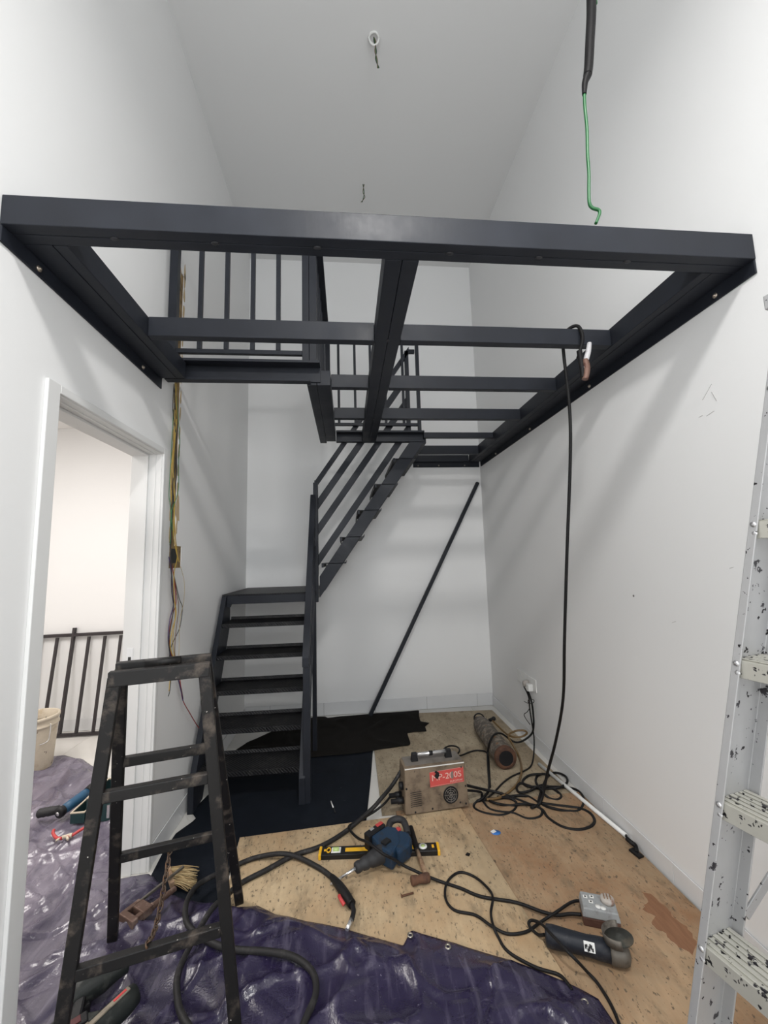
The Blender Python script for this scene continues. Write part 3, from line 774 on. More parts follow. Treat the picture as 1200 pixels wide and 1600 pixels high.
for a, c in ((.012,.14), (.38,.115), (.165,.018), (.06,.012), (.34,.03), (.375,.02), (.36,.22)):
    MB().lathe(ff(a, c, 0), wfn, [(.0055, 0), (.0055, .002), (.001, .003)], 8).build('screw', M['black'], wm)
for b, c in ((.05, .06), (.11, .06)): MB().lathe(wp(.004,b,c), -wx, [(.018, 0), (.018, .04), (.014, .042), (.013, .08)], 14).build('connector', M['black'], wm)
MB().cyl(wp(.004,.07,.13), wp(-.02,.07,.13), .022).build('knob', M['black'], wm)
# ------------------------------------------------------------------ gas cylinder
M['gas'] = worn('scratched_cylinder_paint', (.095, .080, .066), (.24, .205, .165), 30, .46, .66, .6, .1, ((.16, .09, .05), 24, .66))
M['rust'] = worn('rust', (.13, .062, .036), (.055, .03, .022), 16, .45, .62, .85)
gc = thing('gas_cylinder', 'scratched old gas cylinder lying on its side near the right wall', 'gas cylinder', (2.15, 3.3, .011))
ga, gb = Vector((2.143, 2.975, .090)), Vector((2.165, 3.66, .088)); gd = (gb-ga).normalized(); gl = (gb-ga).length
MB().lathe(ga, gd, [(.046, .03), (.070, .022), (.076, .028), (.0765, gl-.17), (.073, gl-.12), (.062, gl-.06), (.046, gl-.02), (.036, gl)], 28).build('cylinder_body', M['gas'], gc)
MB().lathe(ga, gd, [(.052, .002), (.070, 0), (.079, .008), (.079, .028), (.0772, .036)], 28, False).build('foot_ring', M['rust'], gc)
MB().lathe(ga, gd, [(.052, .002), (.050, .030), (.001, .031)], 24).build('foot_recess', M['black'], gc)
vb = ga+gd*gl
MB().lathe(vb, gd, [(.026, 0), (.026, .02), (.018, .022), (.018, .055), (.012, .058)], 14).build('valve', M['rust'], gc)
pts = [vb+gd*(-.03)+Vector((-.045*math.cos(a), .02*math.sin(a), .03+.035*math.sin(a))) for a in [k*math.pi/5 for k in range(10)]]
MB().tube(pts, .006, 6, True, 3).build('carry_strap', M['black'], gc)
rg = ga+gd*(gl-.12)+Vector((.06, 0, .045))
MB().cyl(rg, rg+Vector((.035, -.02, .02)), .014).sphere(rg+Vector((.035, -.02, .02)), .018, 10).build('regulator', M['black'], gc)
# ------------------------------------------------------------------ spirit level
M['yellow'] = simple('yellow_plastic', (.80, .44, .02), .4, 0, .1)
M['lblack'] = simple('black_aluminium', (.012, .012, .012), .35, .2)
M['vial'] = simple('green_vial', (.45, .58, .22), .15)
lv = thing('spirit_level', 'black and yellow spirit level lying under the blue hammer drill', 'spirit level', (1.175, 2.25, ZP))
l0, l1 = Vector((.864, 2.277, ZP)), Vector((1.482, 2.230, ZP))
lx_ = (l1-l0).normalized(); ly_ = Vector((-lx_.y, lx_.x, 0)); ll = (l1-l0).length
def lp(a, b, c): return l0+lx_*a+ly_*(b-.034)+wz*c
lw = .062
MB().hexa([lp(.014,0,0), lp(ll-.014,0,0), lp(ll-.014,lw,0), lp(.014,lw,0), lp(.014,0,.024), lp(ll-.014,0,.024), lp(ll-.014,lw,.024), lp(.014,lw,.024)]).build('frame', M['lblack'], lv, .002)
for a in (0, ll-.014): MB().hexa([lp(a,-.001,0), lp(a+.0138,-.001,0), lp(a+.0138,lw+.001,0), lp(a,lw+.001,0), lp(a,-.001,.026), lp(a+.0138,-.001,.026), lp(a+.0138,lw+.001,.026), lp(a,lw+.001,.026)]).build('end_cap', M['yellow'], lv, .003)
def lpad(n, a0, a1, b0, b1, mat, z=.0242, t=.002): return MB().prism([lp(a0,b0,z), lp(a1,b0,z), lp(a1,b1,z), lp(a0,b1,z)], (0,0,t)).build(n, mat, lv, .001)
lpad('grip_slot', .135, .262, .018, .044, M['yellow']); lpad('grip_slot', .395, .490, .018, .044, M['yellow'])
w1 = lpad('vial_window', .064, .112, .012, .050, M['white']); MB().cyl(lp(.073,.031,.027), lp(.103,.031,.027), .011).build('vial', M['vial'], w1)
pts = [lp(.050+.010*math.cos(a), .031+.016*math.sin(a), .0265) for a in [k*math.pi/6 for k in range(12)]]
MB().tube(pts, .003, 6, True, 1).build('ring', M['yellow'], lv)
lpad('mark', .026, .036, .026, .040, M['yellow']); lpad('mark', ll-.040, ll-.028, .022, .044, M['yellow'])
w2 = MB().lathe(lp(ll-.085,.034,.024), wz, [(.021, 0), (.021, .003), (.001, .0032)], 22).build('vial_window', M['white'], lv)
MB().lathe(lp(ll-.085,.034,.0272), wz, [(.010, 0), (.010, .002), (.001, .0024)], 16).build('vial', M['vial'], w2)
# ------------------------------------------------------------------ rotary hammer drill
M['dblue'] = worn('dirty_blue_plastic', (.012, .036, .075), (.02, .025, .035), 24, .52, .66, .5)
M['dblack'] = simple('dusty_black_rubber', (.022, .022, .024), .65, 0, .4, 40)
M['redp'] = simple('red_plastic', (.50, .05, .05), .45)
M['gmetal0'] = simple('grey_print', (.30, .30, .30), .5)
M['bit'] = worn('drill_bit', (.45, .42, .38), (.7, .68, .64), 60, .5, .6, .45, .5)
hm = thing('hammer_drill', 'blue cordless hammer drill with black nose lying across the spirit level', 'power drill', (1.2, 2.3, ZP))
d0 = Vector((.922, 2.048, 0)); du = Vector((.745, .667, 0)).normalized(); dv = Vector((-du.y, du.x, 0))
def dp(a, b, c): return d0+du*a+dv*b+wz*(ZP+c)
zx = .07
bT, bN, bE = at(516, 1382, 'z', .038), at(555, 1357, 'z', .078), at(612, 1325, 'z', .088)
MB().cyl(bT, bT.lerp(bN, .45), .0045, .006, 8).build('drill_bit', M['bit'], hm)
MB().cyl(bT.lerp(bN, .45), bN+(bE-bN)*.05, .0055, .008, 8).build('bit_shank', M['chrome'], hm)
nL = (bE-bN).length/.19
MB().lathe(bN, bE-bN, [(r, t*nL) for r, t in ((.010, 0), (.022, .003), (.025, .016), (.021, .032), (.026, .036), (.029, .055), (.026, .066), (.033, .078), (.038, .11), (.041, .15), (.040, .185), (.030, .19))], 20).build('nose', M['dblack'], hm)
MB().prism([at(x, y, 'z', .125) for x, y in ((579,1305),(604,1289),(622,1292),(626,1312),(612,1334),(597,1326))], (.004,.006,-.085)).build('motor_housing', M['dblue'], hm, .012)
MB().prism([at(x, y, 'z', .118) for x, y in ((616,1294),(638,1299),(643,1308),(640,1318),(622,1332),(612,1320))], (.004,.006,-.075)).build('rear_housing', M['dblue'], hm, .012)
bt = MB().prism([at(x, y, 'z', .132) for x, y in ((568,1301),(595,1282),(603,1288),(577,1307))], (.004,.006,-.095)).build('battery', M['black'], hm, .006)
MB().prism([at(x, y, 'z', .1325) for x, y in ((586,1289.5),(595,1283.5),(599,1286.5),(590,1292.5))], (0,0,.003)).build('battery_stripe', M['redp'], bt, .001)
MB().prism([at(x, y, 'z', .1325) for x, y in ((577,1296),(582,1292.5),(585,1295),(580,1298.5))], (0,0,.002)).build('battery_mark', M['gmetal0'], bt, .0005)
MB().tube([at(x, y, 'z', z) for x, y, z in ((607,1296,.10),(610,1285,.11),(619,1280,.115),(629,1282,.115),(634,1291,.11),(637,1303,.10))], .0175, 10).build('handle', M['dblack'], hm)
MB().obox(at(622,1297,'z',.115), du*.012, dv*.012, wz*.010).build('trigger', M['redp'], hm, .004)
MB().obox(at(603,1315,'z',.128), du*.022, dv*.016, wz*.006).build('selector', M['black'], hm, .003)
# ------------------------------------------------------------------ hammer
M['wood'] = worn('rusty_handle', (.22, .13, .075), (.36, .25, .16), 20, .45, .62, .7)
hmr = thing('hammer', 'rusty hammer with a black rubber grip lying beside the spirit level', 'hammer', (1.36, 2.2, ZP))
p0, p1, p2 = Vector((1.352, 2.355, .075)), Vector((1.362, 2.20, .060)), Vector((1.378, 2.035, .052))
MB().tube([p0, p0.lerp(p1, .5), p1], .0145, 10).build('grip', M['rubber'], hmr)
MB().cyl(p1, p2, .010, .012).build('shaft', M['wood'], hmr)
hx = Vector((-.92, -.12, 0)).normalized()
MB().lathe(p2-hx*.014+Vector((0,0,.0)), hx, [(.012, 0), (.019, .004), (.021, .02), (.019, .04), (.015, .055), (.018, .062), (.020, .085), (.017, .09)], 14).build('hammer_head', M['rust'], hmr)
# ------------------------------------------------------------------ angle grinder
M['gnavy'] = worn('grimy_navy_plastic', (.013, .016, .024), (.045, .045, .05), 20, .55, .7, .5)
M['gmetal'] = worn('grimy_metal', (.16, .145, .125), (.07, .06, .05), 20, .5, .65, .5, .5)
M['disc'] = worn('grinding_disc', (.05, .052, .046), (.09, .075, .055), 14, .5, .65, .85)
ZC = .0205
ag = thing('angle_grinder', 'grimy dark angle grinder with disc lying in front of the grey socket box', 'angle grinder', (1.9, 1.65, ZC))
g0, g1 = Vector((1.775, 1.685, ZC+.042)), Vector((1.985, 1.595, ZC+.040)); gdir = (g1-g0).normalized(); gv = Vector((-gdir.y, gdir.x, 0)); gln = (g1-g0).length
MB().lathe(g0, gdir, [(.022, 0), (.034, .006), (.036, .03), (.033, .09), (.031, .15), (.034, .19), (.034, gln)], 22).build('grinder_body', M['gnavy'], ag)
stk = [g0+gdir*a+gv*(-.0345*math.cos(b))+wz*(.0345*math.sin(b)) for a, b in ((.135,.15), (.172,.15), (.172,1.0), (.135,1.0))]
sti_ = MB().prism(stk, (-gv*.6+wz*.5)*.004).build('sticker', M['white'], ag)
random.seed(12)
mk = MB()
for j in range(7):
    a = .14+.004*j; b = random.uniform(.35, .8)
    c = g0+gdir*a+(-gv*math.cos(b)+wz*math.sin(b))*.0385; mk.obox(c, gdir*.0025, (gv*math.sin(b)+wz*math.cos(b))*random.uniform(.003,.007), (-gv*math.cos(b)+wz*math.sin(b))*.0006)
mk.build('scribble', M['black'], sti_)
hdc = g1+gdir*.032+wz*(-.006)
MB().lathe(g1-gdir*.004, gdir, [(.036, 0), (.038, .012), (.036, .045), (.028, .062), (.014, .068)], 20).build('gear_head', M['gmetal'], ag)
dn = Vector((-.10, .16, .98)).normalized(); dc = hdc+wz*.052+Vector((.004,.008,0))
MB().cyl(hdc, dc, .018).build('spindle', M['gmetal'], ag)
MB().lathe(dc, dn, [(.001, 0), (.049, 0), (.049, .003), (.012, .0035), (.012, .009), (.001, .0095)], 28).build('disc', M['disc'], ag)
ga_ = dn.cross(Vector((0,1,0))).normalized(); gb_ = dn.cross(ga_)
gs = MB(); arc = [math.radians(a) for a in range(-10, 181, 10)]
ri = [[dc+(ga_*math.cos(a)+gb_*math.sin(a))*r-dn*.008+dn*h for r, h in ((.030, .0), (.055, 0), (.055, .030), (.0525, .030), (.0525, .003), (.030, .003))] for a in [x+4.36 for x in arc]]
gs.rings(ri); gs.build('disc_guard', M['gmetal'], ag)
# ------------------------------------------------------------------ socket box
M['jgrey'] = worn('grey_socket_plate', (.34, .355, .36), (.22, .22, .22), 26, .52, .66, .5)
M['jbrown'] = worn('brown_box', (.11, .055, .042), (.17, .10, .075), 18, .5, .65, .6)
jb = thing('socket_box', 'grey twin socket outlet on a brown box lying on the plywood', 'socket box', (2.05, 1.76, ZC))
jx = Vector((.93, -.37, 0)).normalized(); jy = Vector((.37, .93, 0)).normalized(); jc = Vector((2.052, 1.768, ZC))
def jp(a, b, c): return jc+jx*a+jy*b+wz*c
MB().hexa([jp(-.068,-.045,0), jp(.068,-.045,0), jp(.068,.048,0), jp(-.068,.048,0), jp(-.070,-.047,.034), jp(.070,-.047,.034), jp(.070,.05,.034), jp(-.070,.05,.034)]).build('back_box', M['jbrown'], jb, .004)
fp = MB().hexa([jp(-.071,-.048,.0345), jp(.071,-.048,.0345), jp(.071,.051,.0345), jp(-.071,.051,.0345), jp(-.064,-.042,.066), jp(.064,-.042,.066), jp(.064,.046,.066), jp(-.064,.046,.066)]).build('face_plate', M['jgrey'], jb, .004)
for a, b in ((-.048, .018), (-.022, .024), (-.030, -.004)):
    h = MB().obox(jp(a,b,.0665), jx*.008, jy*.007, wz*.0008).build('pin_hole', M['white'], fp); MB().obox(jp(a,b,.0675), jx*.0035, jy*.003, wz*.0006).build('hole', M['black'], h)
MB().lathe(jp(-.006,-.022,.066), wz, [(.011, 0), (.011, .0015), (.001, .0016)], 14).lathe(jp(.012,-.025,.066), wz, [(.011, 0), (.011, .0014), (.001, .0016)], 14).build('switch', M['white'], fp)
M['plugd'] = worn('dirty_plug', (.50, .46, .42), (.25, .14, .10), 30, .5, .62, .6)
pg = MB().lathe(jp(.036,.014,.066), wz, [(.027, 0), (.026, .014), (.020, .018), (.001, .018)], 18).build('plug', M['plugd'], fp)
for k in range(3): MB().obox(jp(.024+.012*k,.014,.0855), jx*.002, jy*.013, wz*.002).build('ridge', M['wood'], pg)
# ------------------------------------------------------------------ wall socket with two plugs
so = thing('wall_socket', 'white double wall socket with two plugs low on the right wall', 'wall socket', (W, 3.39, .49))
sp_ = MB().box(W-.008, W-.0005, 3.215, 3.57, .443, .540).build('socket_plate', M['white'], so, .002)
for y in (3.50, 3.40): MB().box(W-.0095, W-.008, y-.012, y+.012, .51, .525).build('switch', M['skirt'], sp_)
p_ = MB(); p_.lathe((W-.008, 3.355, .478), (-1, 0, 0), [(.027, 0), (.026, .02), (.020, .042), (.008, .044)], 14); p_.build('plug', M['plugd'], so)
p_ = MB(); p_.box(W-.05, W-.0085, 3.262, 3.308, .440, .495); p_.build('plug', M['white'], so, .006)
# ------------------------------------------------------------------ cables
M['hose'] = simple('brown_hose', (.16, .095, .035), .45)
M['thick'] = worn('dusty_cable', (.016, .015, .0155), (.05, .047, .045), 26, .55, .7, .6)
def cable(name, label, px, r, mat, cat='cable', base=None, cap=None, sub=6, parent=None):
    pts = []
    for p in px:
        if isinstance(p, Vector): pts.append(p); continue
        x, y = p[0], p[1]; b = base if base is not None else .0305
        z = b+r+(p[2] if len(p) > 2 else 0); pts.append(at(x, y, 'z', z))
    o = MB().tube(pts, r, 8, False, sub).build(name, mat, parent)
    if parent is None: tag(o, label, cat)
    return o
def crop(x0, y0, s, pts): return [(x0+p[0]/s, y0+p[1]/s)+tuple(p[2:]) for p in pts]
# welding torch: cable, handle, neck and nozzle are one thing
to = thing('welding_torch', 'welding torch with long black cable looping over plywood and tarpaulin', 'welding torch', (.7, 1.9, ZP))
tc = [at(634, 1192, 'y', 2.69), at(624, 1209, 'y', 2.67), at(612, 1228, 'y', 2.64), (597, 1246, .085), (581, 1264, .04), (543, 1297, .004), (502, 1322), (458, 1337), (417, 1359), (375, 1381), (352, 1402, .03), (333, 1418, .04), (314, 1447, .035), (292, 1488, .03), (278, 1522, .03), (277, 1555, .03), (287, 1592, .03), (330, 1640, .03), (400, 1655, .03), (455, 1630, .03), (483, 1580, .03), (494, 1547, .03), (487, 1517, .03), (458, 1495, .035), (417, 1487, .035), (367, 1484, .035), (330, 1473, .04), (300, 1453, .04), (290, 1434, .035), (292, 1409, .03), (308, 1384, .02), (340, 1365, .01), (371, 1351), (400, 1340), (437, 1334, .018), (465, 1339, .006), (500, 1357), (520, 1372)]
cable('torch_cable', None, tc, .0115, M['thick'], parent=to)
TH = [at(518, 1370, 'z', ZP+.014), at(530, 1384, 'z', ZP+.02), at(541, 1400, 'z', ZP+.022), at(550, 1413, 'z', ZP+.022)]
MB().tube(TH, lambda t: .0125+.008*math.sin(min(1, t*1.15)*math.pi*.75), 12).build('torch_handle', M['rubber'], to)
a_ = at(533, 1406, 'z', ZP+.03); MB().tube([at(530, 1400, 'z', ZP+.024), a_, at(538, 1414, 'z', ZP+.02)], .008, 8).build('trigger', M['redp'], to)
MB().tube([at(550, 1413, 'z', ZP+.022), at(552.5, 1424, 'z', ZP+.022), at(549, 1438, 'z', ZP+.018)], .010, 10).build('torch_neck', M['black'], to)
MB().cyl(at(549, 1437, 'z', ZP+.018), at(542, 1453, 'z', ZP+.014), .010, .008, 12).build('nozzle', M['chrome'], to)
# earth clamp over the joist and its hanging cable
cl_ = thing('earth_clamp', 'earth clamp hanging over the steel joist with its black cable falling to the floor', 'welding clamp', (2.16, 1.82, 2.5))
hang = [at(904, 545, 'y', 1.79)+Vector((-.01, -.005, -.05)), at(910, 533, 'y', 1.785), at(908, 517, 'y', 1.787), Vector((2.205, 1.805, ZT+.008)), Vector((2.18, 1.83, ZT+.008)), Vector((2.160, 1.856, ZT-.02)), Vector((2.156, 1.860, 2.56))]
hang += [at(890, 640, 'y', 1.88), at(891, 720, 'y', 1.91), at(886, 860, 'y', 2.0), at(882, 1000, 'y', 2.13), at(880, 1090, 'y', 2.28), at(869, 1155, 'y', 2.42), at(856, 1205, 'y', 2.53), at(845, 1252, 'z', .04), at(830, 1262, 'z', .032)]
MB().tube(hang, .0085, 8).build('clamp_cable', M['rubber'], cl_)
ca = at(915, 535, 'y', 1.775); cb = at(912, 585, 'y', 1.79)
M['clampl'] = worn('pale_worn_lever', (.66, .65, .66), (.20, .16, .14), 34, .56, .66, .4)
M['clampm'] = worn('rusty_clamp', (.22, .13, .10), (.10, .04, .03), 30, .48, .6, .6, .3)
MB().tube([at(921, 536, 'y', 1.762), at(919, 550, 'y', 1.762), at(915, 565, 'y', 1.768), at(913, 582, 'y', 1.775)], lambda t: .010+.003*math.sin(t*math.pi), 10).build('lever', M['clampl'], cl_)
MB().tube([at(905, 548, 'y', 1.775), at(907, 560, 'y', 1.775), at(909, 572, 'y', 1.777), at(911, 590, 'y', 1.777)], .013, 8).build('lever', M['rubber'], cl_)
MB().tube([at(914, 562, 'y', 1.768), at(917, 576, 'y', 1.766), at(914, 593, 'y', 1.772)], .0155, 8).build('jaw', M['clampm'], cl_)
# cords of the right side
c1 = (720, 980, 3.158)
cable('welding_lead', 'black welding lead from the machine sweeping in the widest loop toward the white pipe', [wp(wl_+.005,.06,.09)]+crop(*c1, [(110,800,.03),(180,815,.01),(240,835),(330,870),(400,900),(430,940),(500,985),(580,1000),(640,985),(660,955),(640,920),(590,895),(520,885),(440,875),(380,865)]), .0085, M['rubber'], base=.0125)
cable('coiled_cord', 'black cord coiled in small loops beside the white pipe', crop(*c1, [(380,868),(400,800,.012),(430,735),(470,718),(515,735),(525,765),(490,790,.01),(440,795),(380,795),(330,780),(295,770),(275,790),(290,815),(340,808,.01),(400,780),(460,800),(495,830),(480,850),(440,845),(400,810,.02),(370,760),(385,728),(430,725)]), .0075, M['rubber'], base=.0125)
cable('extension_cord', 'black extension cord wound in wide flat coils in front of the gas cylinder', crop(*c1, [(400,725,.02),(340,730),(305,760),(330,785),(400,787,.012),(480,788),(560,798),(600,830),(605,870),(580,905),(520,907),(450,892,.012),(390,870),(330,835),(270,832),(180,845),(110,850),(70,870),(70,895),(120,918),(200,928),(260,905),(275,870),(245,845,.014),(180,838)]), .0075, M['rubber'], base=.0125)
cable('power_lead', 'black power lead curled tightly right beside the welding machine', [wp(wl_+.005,.05,.065)]+crop(*c1, [(100,815,.015),(105,850),(140,895),(200,912),(260,918),(330,945),(390,935),(400,905),(370,880),(300,873,.016),(240,880),(170,868,.016),(130,850)]), .0075, M['rubber'], base=.0125)
c2 = (740, 1060, 10)
pl1 = Vector((W-.045, 3.285, .438)); pl2 = Vector((W-.047, 3.355, .455))
cable('plug_cord', 'black cord from the white plug looping over the gas cylinder', [pl1, at(829, 1091, 'x', W-.03), at(832, 1105, 'x', W-.03), at(834, 1130, 'x', W-.06), at(831, 1146, 'z', .12), (818, 1157, .055), (806, 1160, .05), (795, 1154, .075), (783, 1146, .13), (772, 1148, .155), (765, 1160, .13), (762, 1178, .03), (763, 1205), (764, 1232), (755, 1246, .01), (745, 1252)], .0075, M['rubber'], base=.0125)
cable('plug_cord', 'thin black cord from the round plug dropping straight down the wall and along the floor', [pl2, at(826, 1089, 'x', W-.03), at(828, 1110, 'x', W-.028), at(832, 1135, 'x', W-.04), at(834.5, 1155, 'z', .09), (834, 1178, .02), (830, 1196), (818, 1205), (800, 1213), (785, 1224), (772, 1238), (757, 1250, .015)], .0055, M['rubber'], base=.0125)
cable('cord_tie', 'small black tie knotted around the two cords below the wall socket', [at(819, 1096, 'x', W-.025), at(826, 1099, 'x', W-.04), at(833, 1098, 'x', W-.04), at(834, 1094, 'x', W-.035), at(828, 1092, 'x', W-.045), at(825, 1096, 'x', W-.04), at(828, 1104, 'x', W-.035), at(824, 1112, 'x', W-.03), at(819, 1116, 'x', W-.03), at(821, 1122, 'x', W-.03), at(828, 1132, 'x', W-.04)], .0028, M['rubber'])
cable('gas_hose', 'brown gas hose curling from the cylinder regulator to the welding leads', [rg+Vector((.02,-.01,.01)), at(787, 1143, 'z', .10), at(800, 1151, 'z', .10), (815, 1151, .09), (823.5, 1145, .10), (816, 1141, .11), (803, 1143, .10), (794, 1150, .09), (801, 1163, .06), (810, 1180), (815, 1200), (811, 1220), (797, 1236), (778, 1247, .01), (760, 1249, .014)], .0075, M['hose'], base=.0125)
c3 = (560, 1090, 4)
cable('mains_lead', 'black mains lead making a small loop behind the welding machine handle', [wp(.24,dd-.03,hh+.012)]+crop(*c3, [(548,352,.10),(535,322,.05),(565,303,.03),(610,305,.03),(632,325,.03),(622,347,.03),(590,360,.04),(585,368,.05),(640,362,.03),(690,342),(740,330),(795,338),(812,370),(816,430),(820,500),(824,560)]), .006, M['rubber'], base=.0125)
cable('trailing_lead', 'black extension cord running over the hammer drill to the grey socket box', [wp(-.07,.11,.055), (600, 1256, .06), (585, 1268, .03), (566, 1279, .02), (551, 1287, .022), (545, 1292, .024), (550, 1301, .03), (560, 1310, .06), (574, 1316, .115), (588, 1326, .125), (600, 1335, .115), (616, 1343, .08), (632, 1353, .045), (647, 1360, .035), (662, 1367, .026), (690, 1378), (720, 1388), (752, 1401), (806, 1410), (845, 1424), (870, 1430), (890, 1428), jp(-.072,-.018,.02)], .0065, M['rubber'])
cable('looped_lead', 'black cord from behind the socket box looping on the plywood before the tarpaulin', [jp(-.03,.053,.02), jp(-.09,.045,.02), (868, 1426, .012), (843, 1442), (822, 1456), (793, 1459), (768, 1447, .008), (743, 1430), (710, 1422), (696, 1403), (699, 1378), (718, 1363), (743, 1371), (764, 1390, .014), (770, 1404, .008), (767, 1426), (771, 1447, .015), (778, 1463), (794, 1487), (836, 1511), (873, 1523), (888, 1538, .004), (894, 1548, .004)], .0055, M['rubber'])
cable('grinder_cord', 'black grinder cord looping back over the angle grinder toward the photo edge', [g0-gdir*.002, (842, 1461, .015), (831, 1452, .01), (826, 1443, .012), (831, 1438, .02), (845, 1443, .045), (858, 1456, .07), (873, 1472, .072), (889, 1489, .07), (905, 1505, .05), (918, 1519, .012), (932, 1534), (948, 1558), (960, 1581), (972, 1612)], .0055, M['rubber'], base=.0205)
# white pipe along the wall, clip
pp = thing('plastic_pipe', 'thin white plastic pipe lying along the foot of the right wall', 'pipe', (2.44, 2.6, .02))
q0, q1 = Vector((2.395, 3.0, .024)), Vector((2.488, 2.205, .033))
MB().tube([q0, q1], .0115, 14, False, 1).build('pipe', M['white'], pp); dq = (q1-q0).normalized()
MB().lathe(q1+dq*.0003, dq, [(.0085, 0), (.0085, .0005), (.001, .0006)], 12).build('pipe_bore', M['socketbox'], pp)
bc = thing('rubber_strip', 'bent black rubber strip on the floor at the end of the white pipe', 'rubber strip', (2.48, 2.13, .0205))
MB().tube([at(979, 1310, 'z', .05), at(986, 1316, 'z', .045), at(993, 1322, 'z', .035), at(995, 1333, 'z', .026)], .011, 8).build('strip', M['rubber'], bc)
MB().obox(at(994, 1333, 'z', .0265), Vector((.016, .004, 0)), Vector((-.006, .03, 0)), Vector((0, 0, .005))).build('tab', M['rubber'], bc, .002)
# small litter
M['stick'] = simple('blue_print', (.03, .16, .50), .5)
s0 = at(775, 1301, 'z', .021)
sk_ = thing('paper_tag', 'small blue and white paper tag on the reddish plywood', 'paper tag', s0)
MB().lathe(s0, wz, [(.026, 0), (.026, .0012), (.001, .0014)], 18, True, .8).build('tag_disc', M['stick'], sk_)
MB().obox(s0+Vector((-.012,.008,.0022)), Vector((.012,.006,0)), Vector((-.004,.009,0)), wz*.0007).build('tag_patch', M['white'], sk_)
n0, n1 = at(628, 1400, 'z', ZP+.005), at(646, 1395, 'z', ZP+.005)
nl_ = thing('rusty_nail', 'small rusty nail lying on the pale plywood', 'nail', n0); MB().cyl(n0, n1, .004, None, 8).build('shank', M['rust'], nl_); dn_ = (n1-n0).normalized()
MB().cyl(n0-dn_*.003, n0, .007, None, 10).build('nail_head', M['rust'], nl_)
s1 = at(731, 1335, 'z', .032); tag(MB().prism([s1+Vector((a, b, 0)) for a, b in ((-.014,-.004),(.002,-.014),(.014,.002),(0,.012))], (0,0,.002)).build('rubber_chip', M['rubber']), 'small square black chip on the plywood right of the spirit level', 'chip')
pn = thing('marker_pen', 'thin white and black marker pen on the navy mat', 'pen', at(520, 1262, 'z', .012))
w0, w1_ = at(517, 1252, 'z', .013), at(524, 1270, 'z', .013); MB().cyl(w0, w0.lerp(w1_, .6), .004, None, 8).build('barrel', M['white'], pn); MB().cyl(w0.lerp(w1_, .6), w1_, .0045, None, 8).build('cap', M['black'], pn)

# ------------------------------------------------------------------ wires on the left wall
WC = {k: simple('wire_'+k, c, .45, 0, .15) for k, c in dict(yellow=(.46, .31, .06), black=(.012, .012, .013), green=(.04, .16, .06), red=(.30, .025, .02), purple=(.06, .035, .10), brown=(.16, .08, .05), cream=(.42, .31, .14)).items()}
wi = thing('wire_bundle', 'loose bundle of coloured electrical wires hanging from the chase in the left wall', 'wires', (.02, 2.5, .9))
def wire(c, px, r=.003, xs=(.012, .03)):
    n = len(px); pts = [at(p[0], p[1], 'x', (p[2] if len(p) > 2 else xs[0]+(xs[1]-xs[0])*i/(n-1))) for i, p in enumerate(px)]
    MB().tube(pts, r*.72, 6).build('wire', WC[c], wi)
wire('black', [(272,602),(274,640),(277,670),(275,700),(276,740),(271,780),(268,820),(266,848),(268,880),(268,920),(271,950),(265,990),(264,1010),(268,1040),(275,1062)], .0035)
wire('yellow', [(276,600),(273,660),(271,700),(267,740),(268,780),(272,800),(274,840),(277,870),(272,895),(272,930),(275,960),(269,985),(266,1010),(272,1030)], .0038)
wire('yellow', [(274,598),(276,650),(273,690),(270,730),(272,760),(273,790),(271,830),(275,860),(280,878)], .0038)
wire('black', [(272,600),(270,640),(275,680),(274,720),(270,760),(269,800),(267,850),(266,880)], .003)
wire('green', [(275,610),(279,660),(281,690),(279,720),(279,760),(275,780),(268,800),(266,850)], .003)
wire('green', [(271,640),(267,720),(264,770),(266,790),(270,830)], .0028)
wire('purple', [(264,870),(267,890),(270,920),(271,945),(265,970),(263,1000),(268,1030),(278,1060),(284,1085),(286,1095)], .0042)
wire('red', [(268,880),(272,905),(275,940),(270,960),(265,985),(266,1015),(272,1035),(281,1062),(285,1092),(297,1115),(309,1135),(318,1146)], .0035)
wire('brown', [(270,890),(276,925),(279,950),(275,985),(273,1020),(277,1045)], .003)
wire('black', [(272,900),(280,935),(285,950),(281,980),(272,1000),(265,1020),(267,1050),(266,1075),(263,1088)], .0028)
wire('cream', [(282,885),(288,910),(287,940),(281,970),(280,1010),(279,1040)], .002)
wire('yellow', [(268,905),(272,935),(274,960),(270,1000),(272,1030),(266,1060),(264,1080)], .003)
wire('brown', [(278,1060),(283,1075),(286,1092)], .004)
# ------------------------------------------------------------------ wires hanging above
hw = thing('hanging_wire', 'green wire with black taped end hanging from above at the upper right', 'wire', at(917, 150, 'y', 1.0))
yh = 1.0
M['tape'] = simple('black_tape', (.0045, .004, .0045), .55, 0, .4, 40, .2)
MB().tube([at(928, -240, 'y', yh), at(927, -120, 'y', yh), at(924, -30, 'y', yh), at(924, 20, 'y', yh), at(922, 60, 'y', yh), at(920, 100, 'y', yh), at(918, 118, 'y', yh)], lambda t: .0155-.003*t, 10).build('tape_sleeve', M['tape'], hw)
MB().tube([at(918, 118, 'y', yh), at(914, 130, 'y', yh), at(913, 148, 'y', yh)], lambda t: .012-.006*t, 10).build('tape_tip', M['tape'], hw)
gw = simple('green_insulation', (.010, .105, .028), .4, 0, .15)
MB().tube([at(x, y, 'y', yh) for x, y in ((913,147),(914,170),(917,200),(918,240),(920,270),(920,300),(921,318),(926,325),(935,328),(937,333),(934,342),(931,349))], .0046, 8).build('wire', gw, hw)
MB().tube([at(926, -200, 'y', yh+.01), at(930, -20, 'y', yh+.012), at(931, 6, 'y', yh+.014)], .005, 8).build('wire', gw, hw)
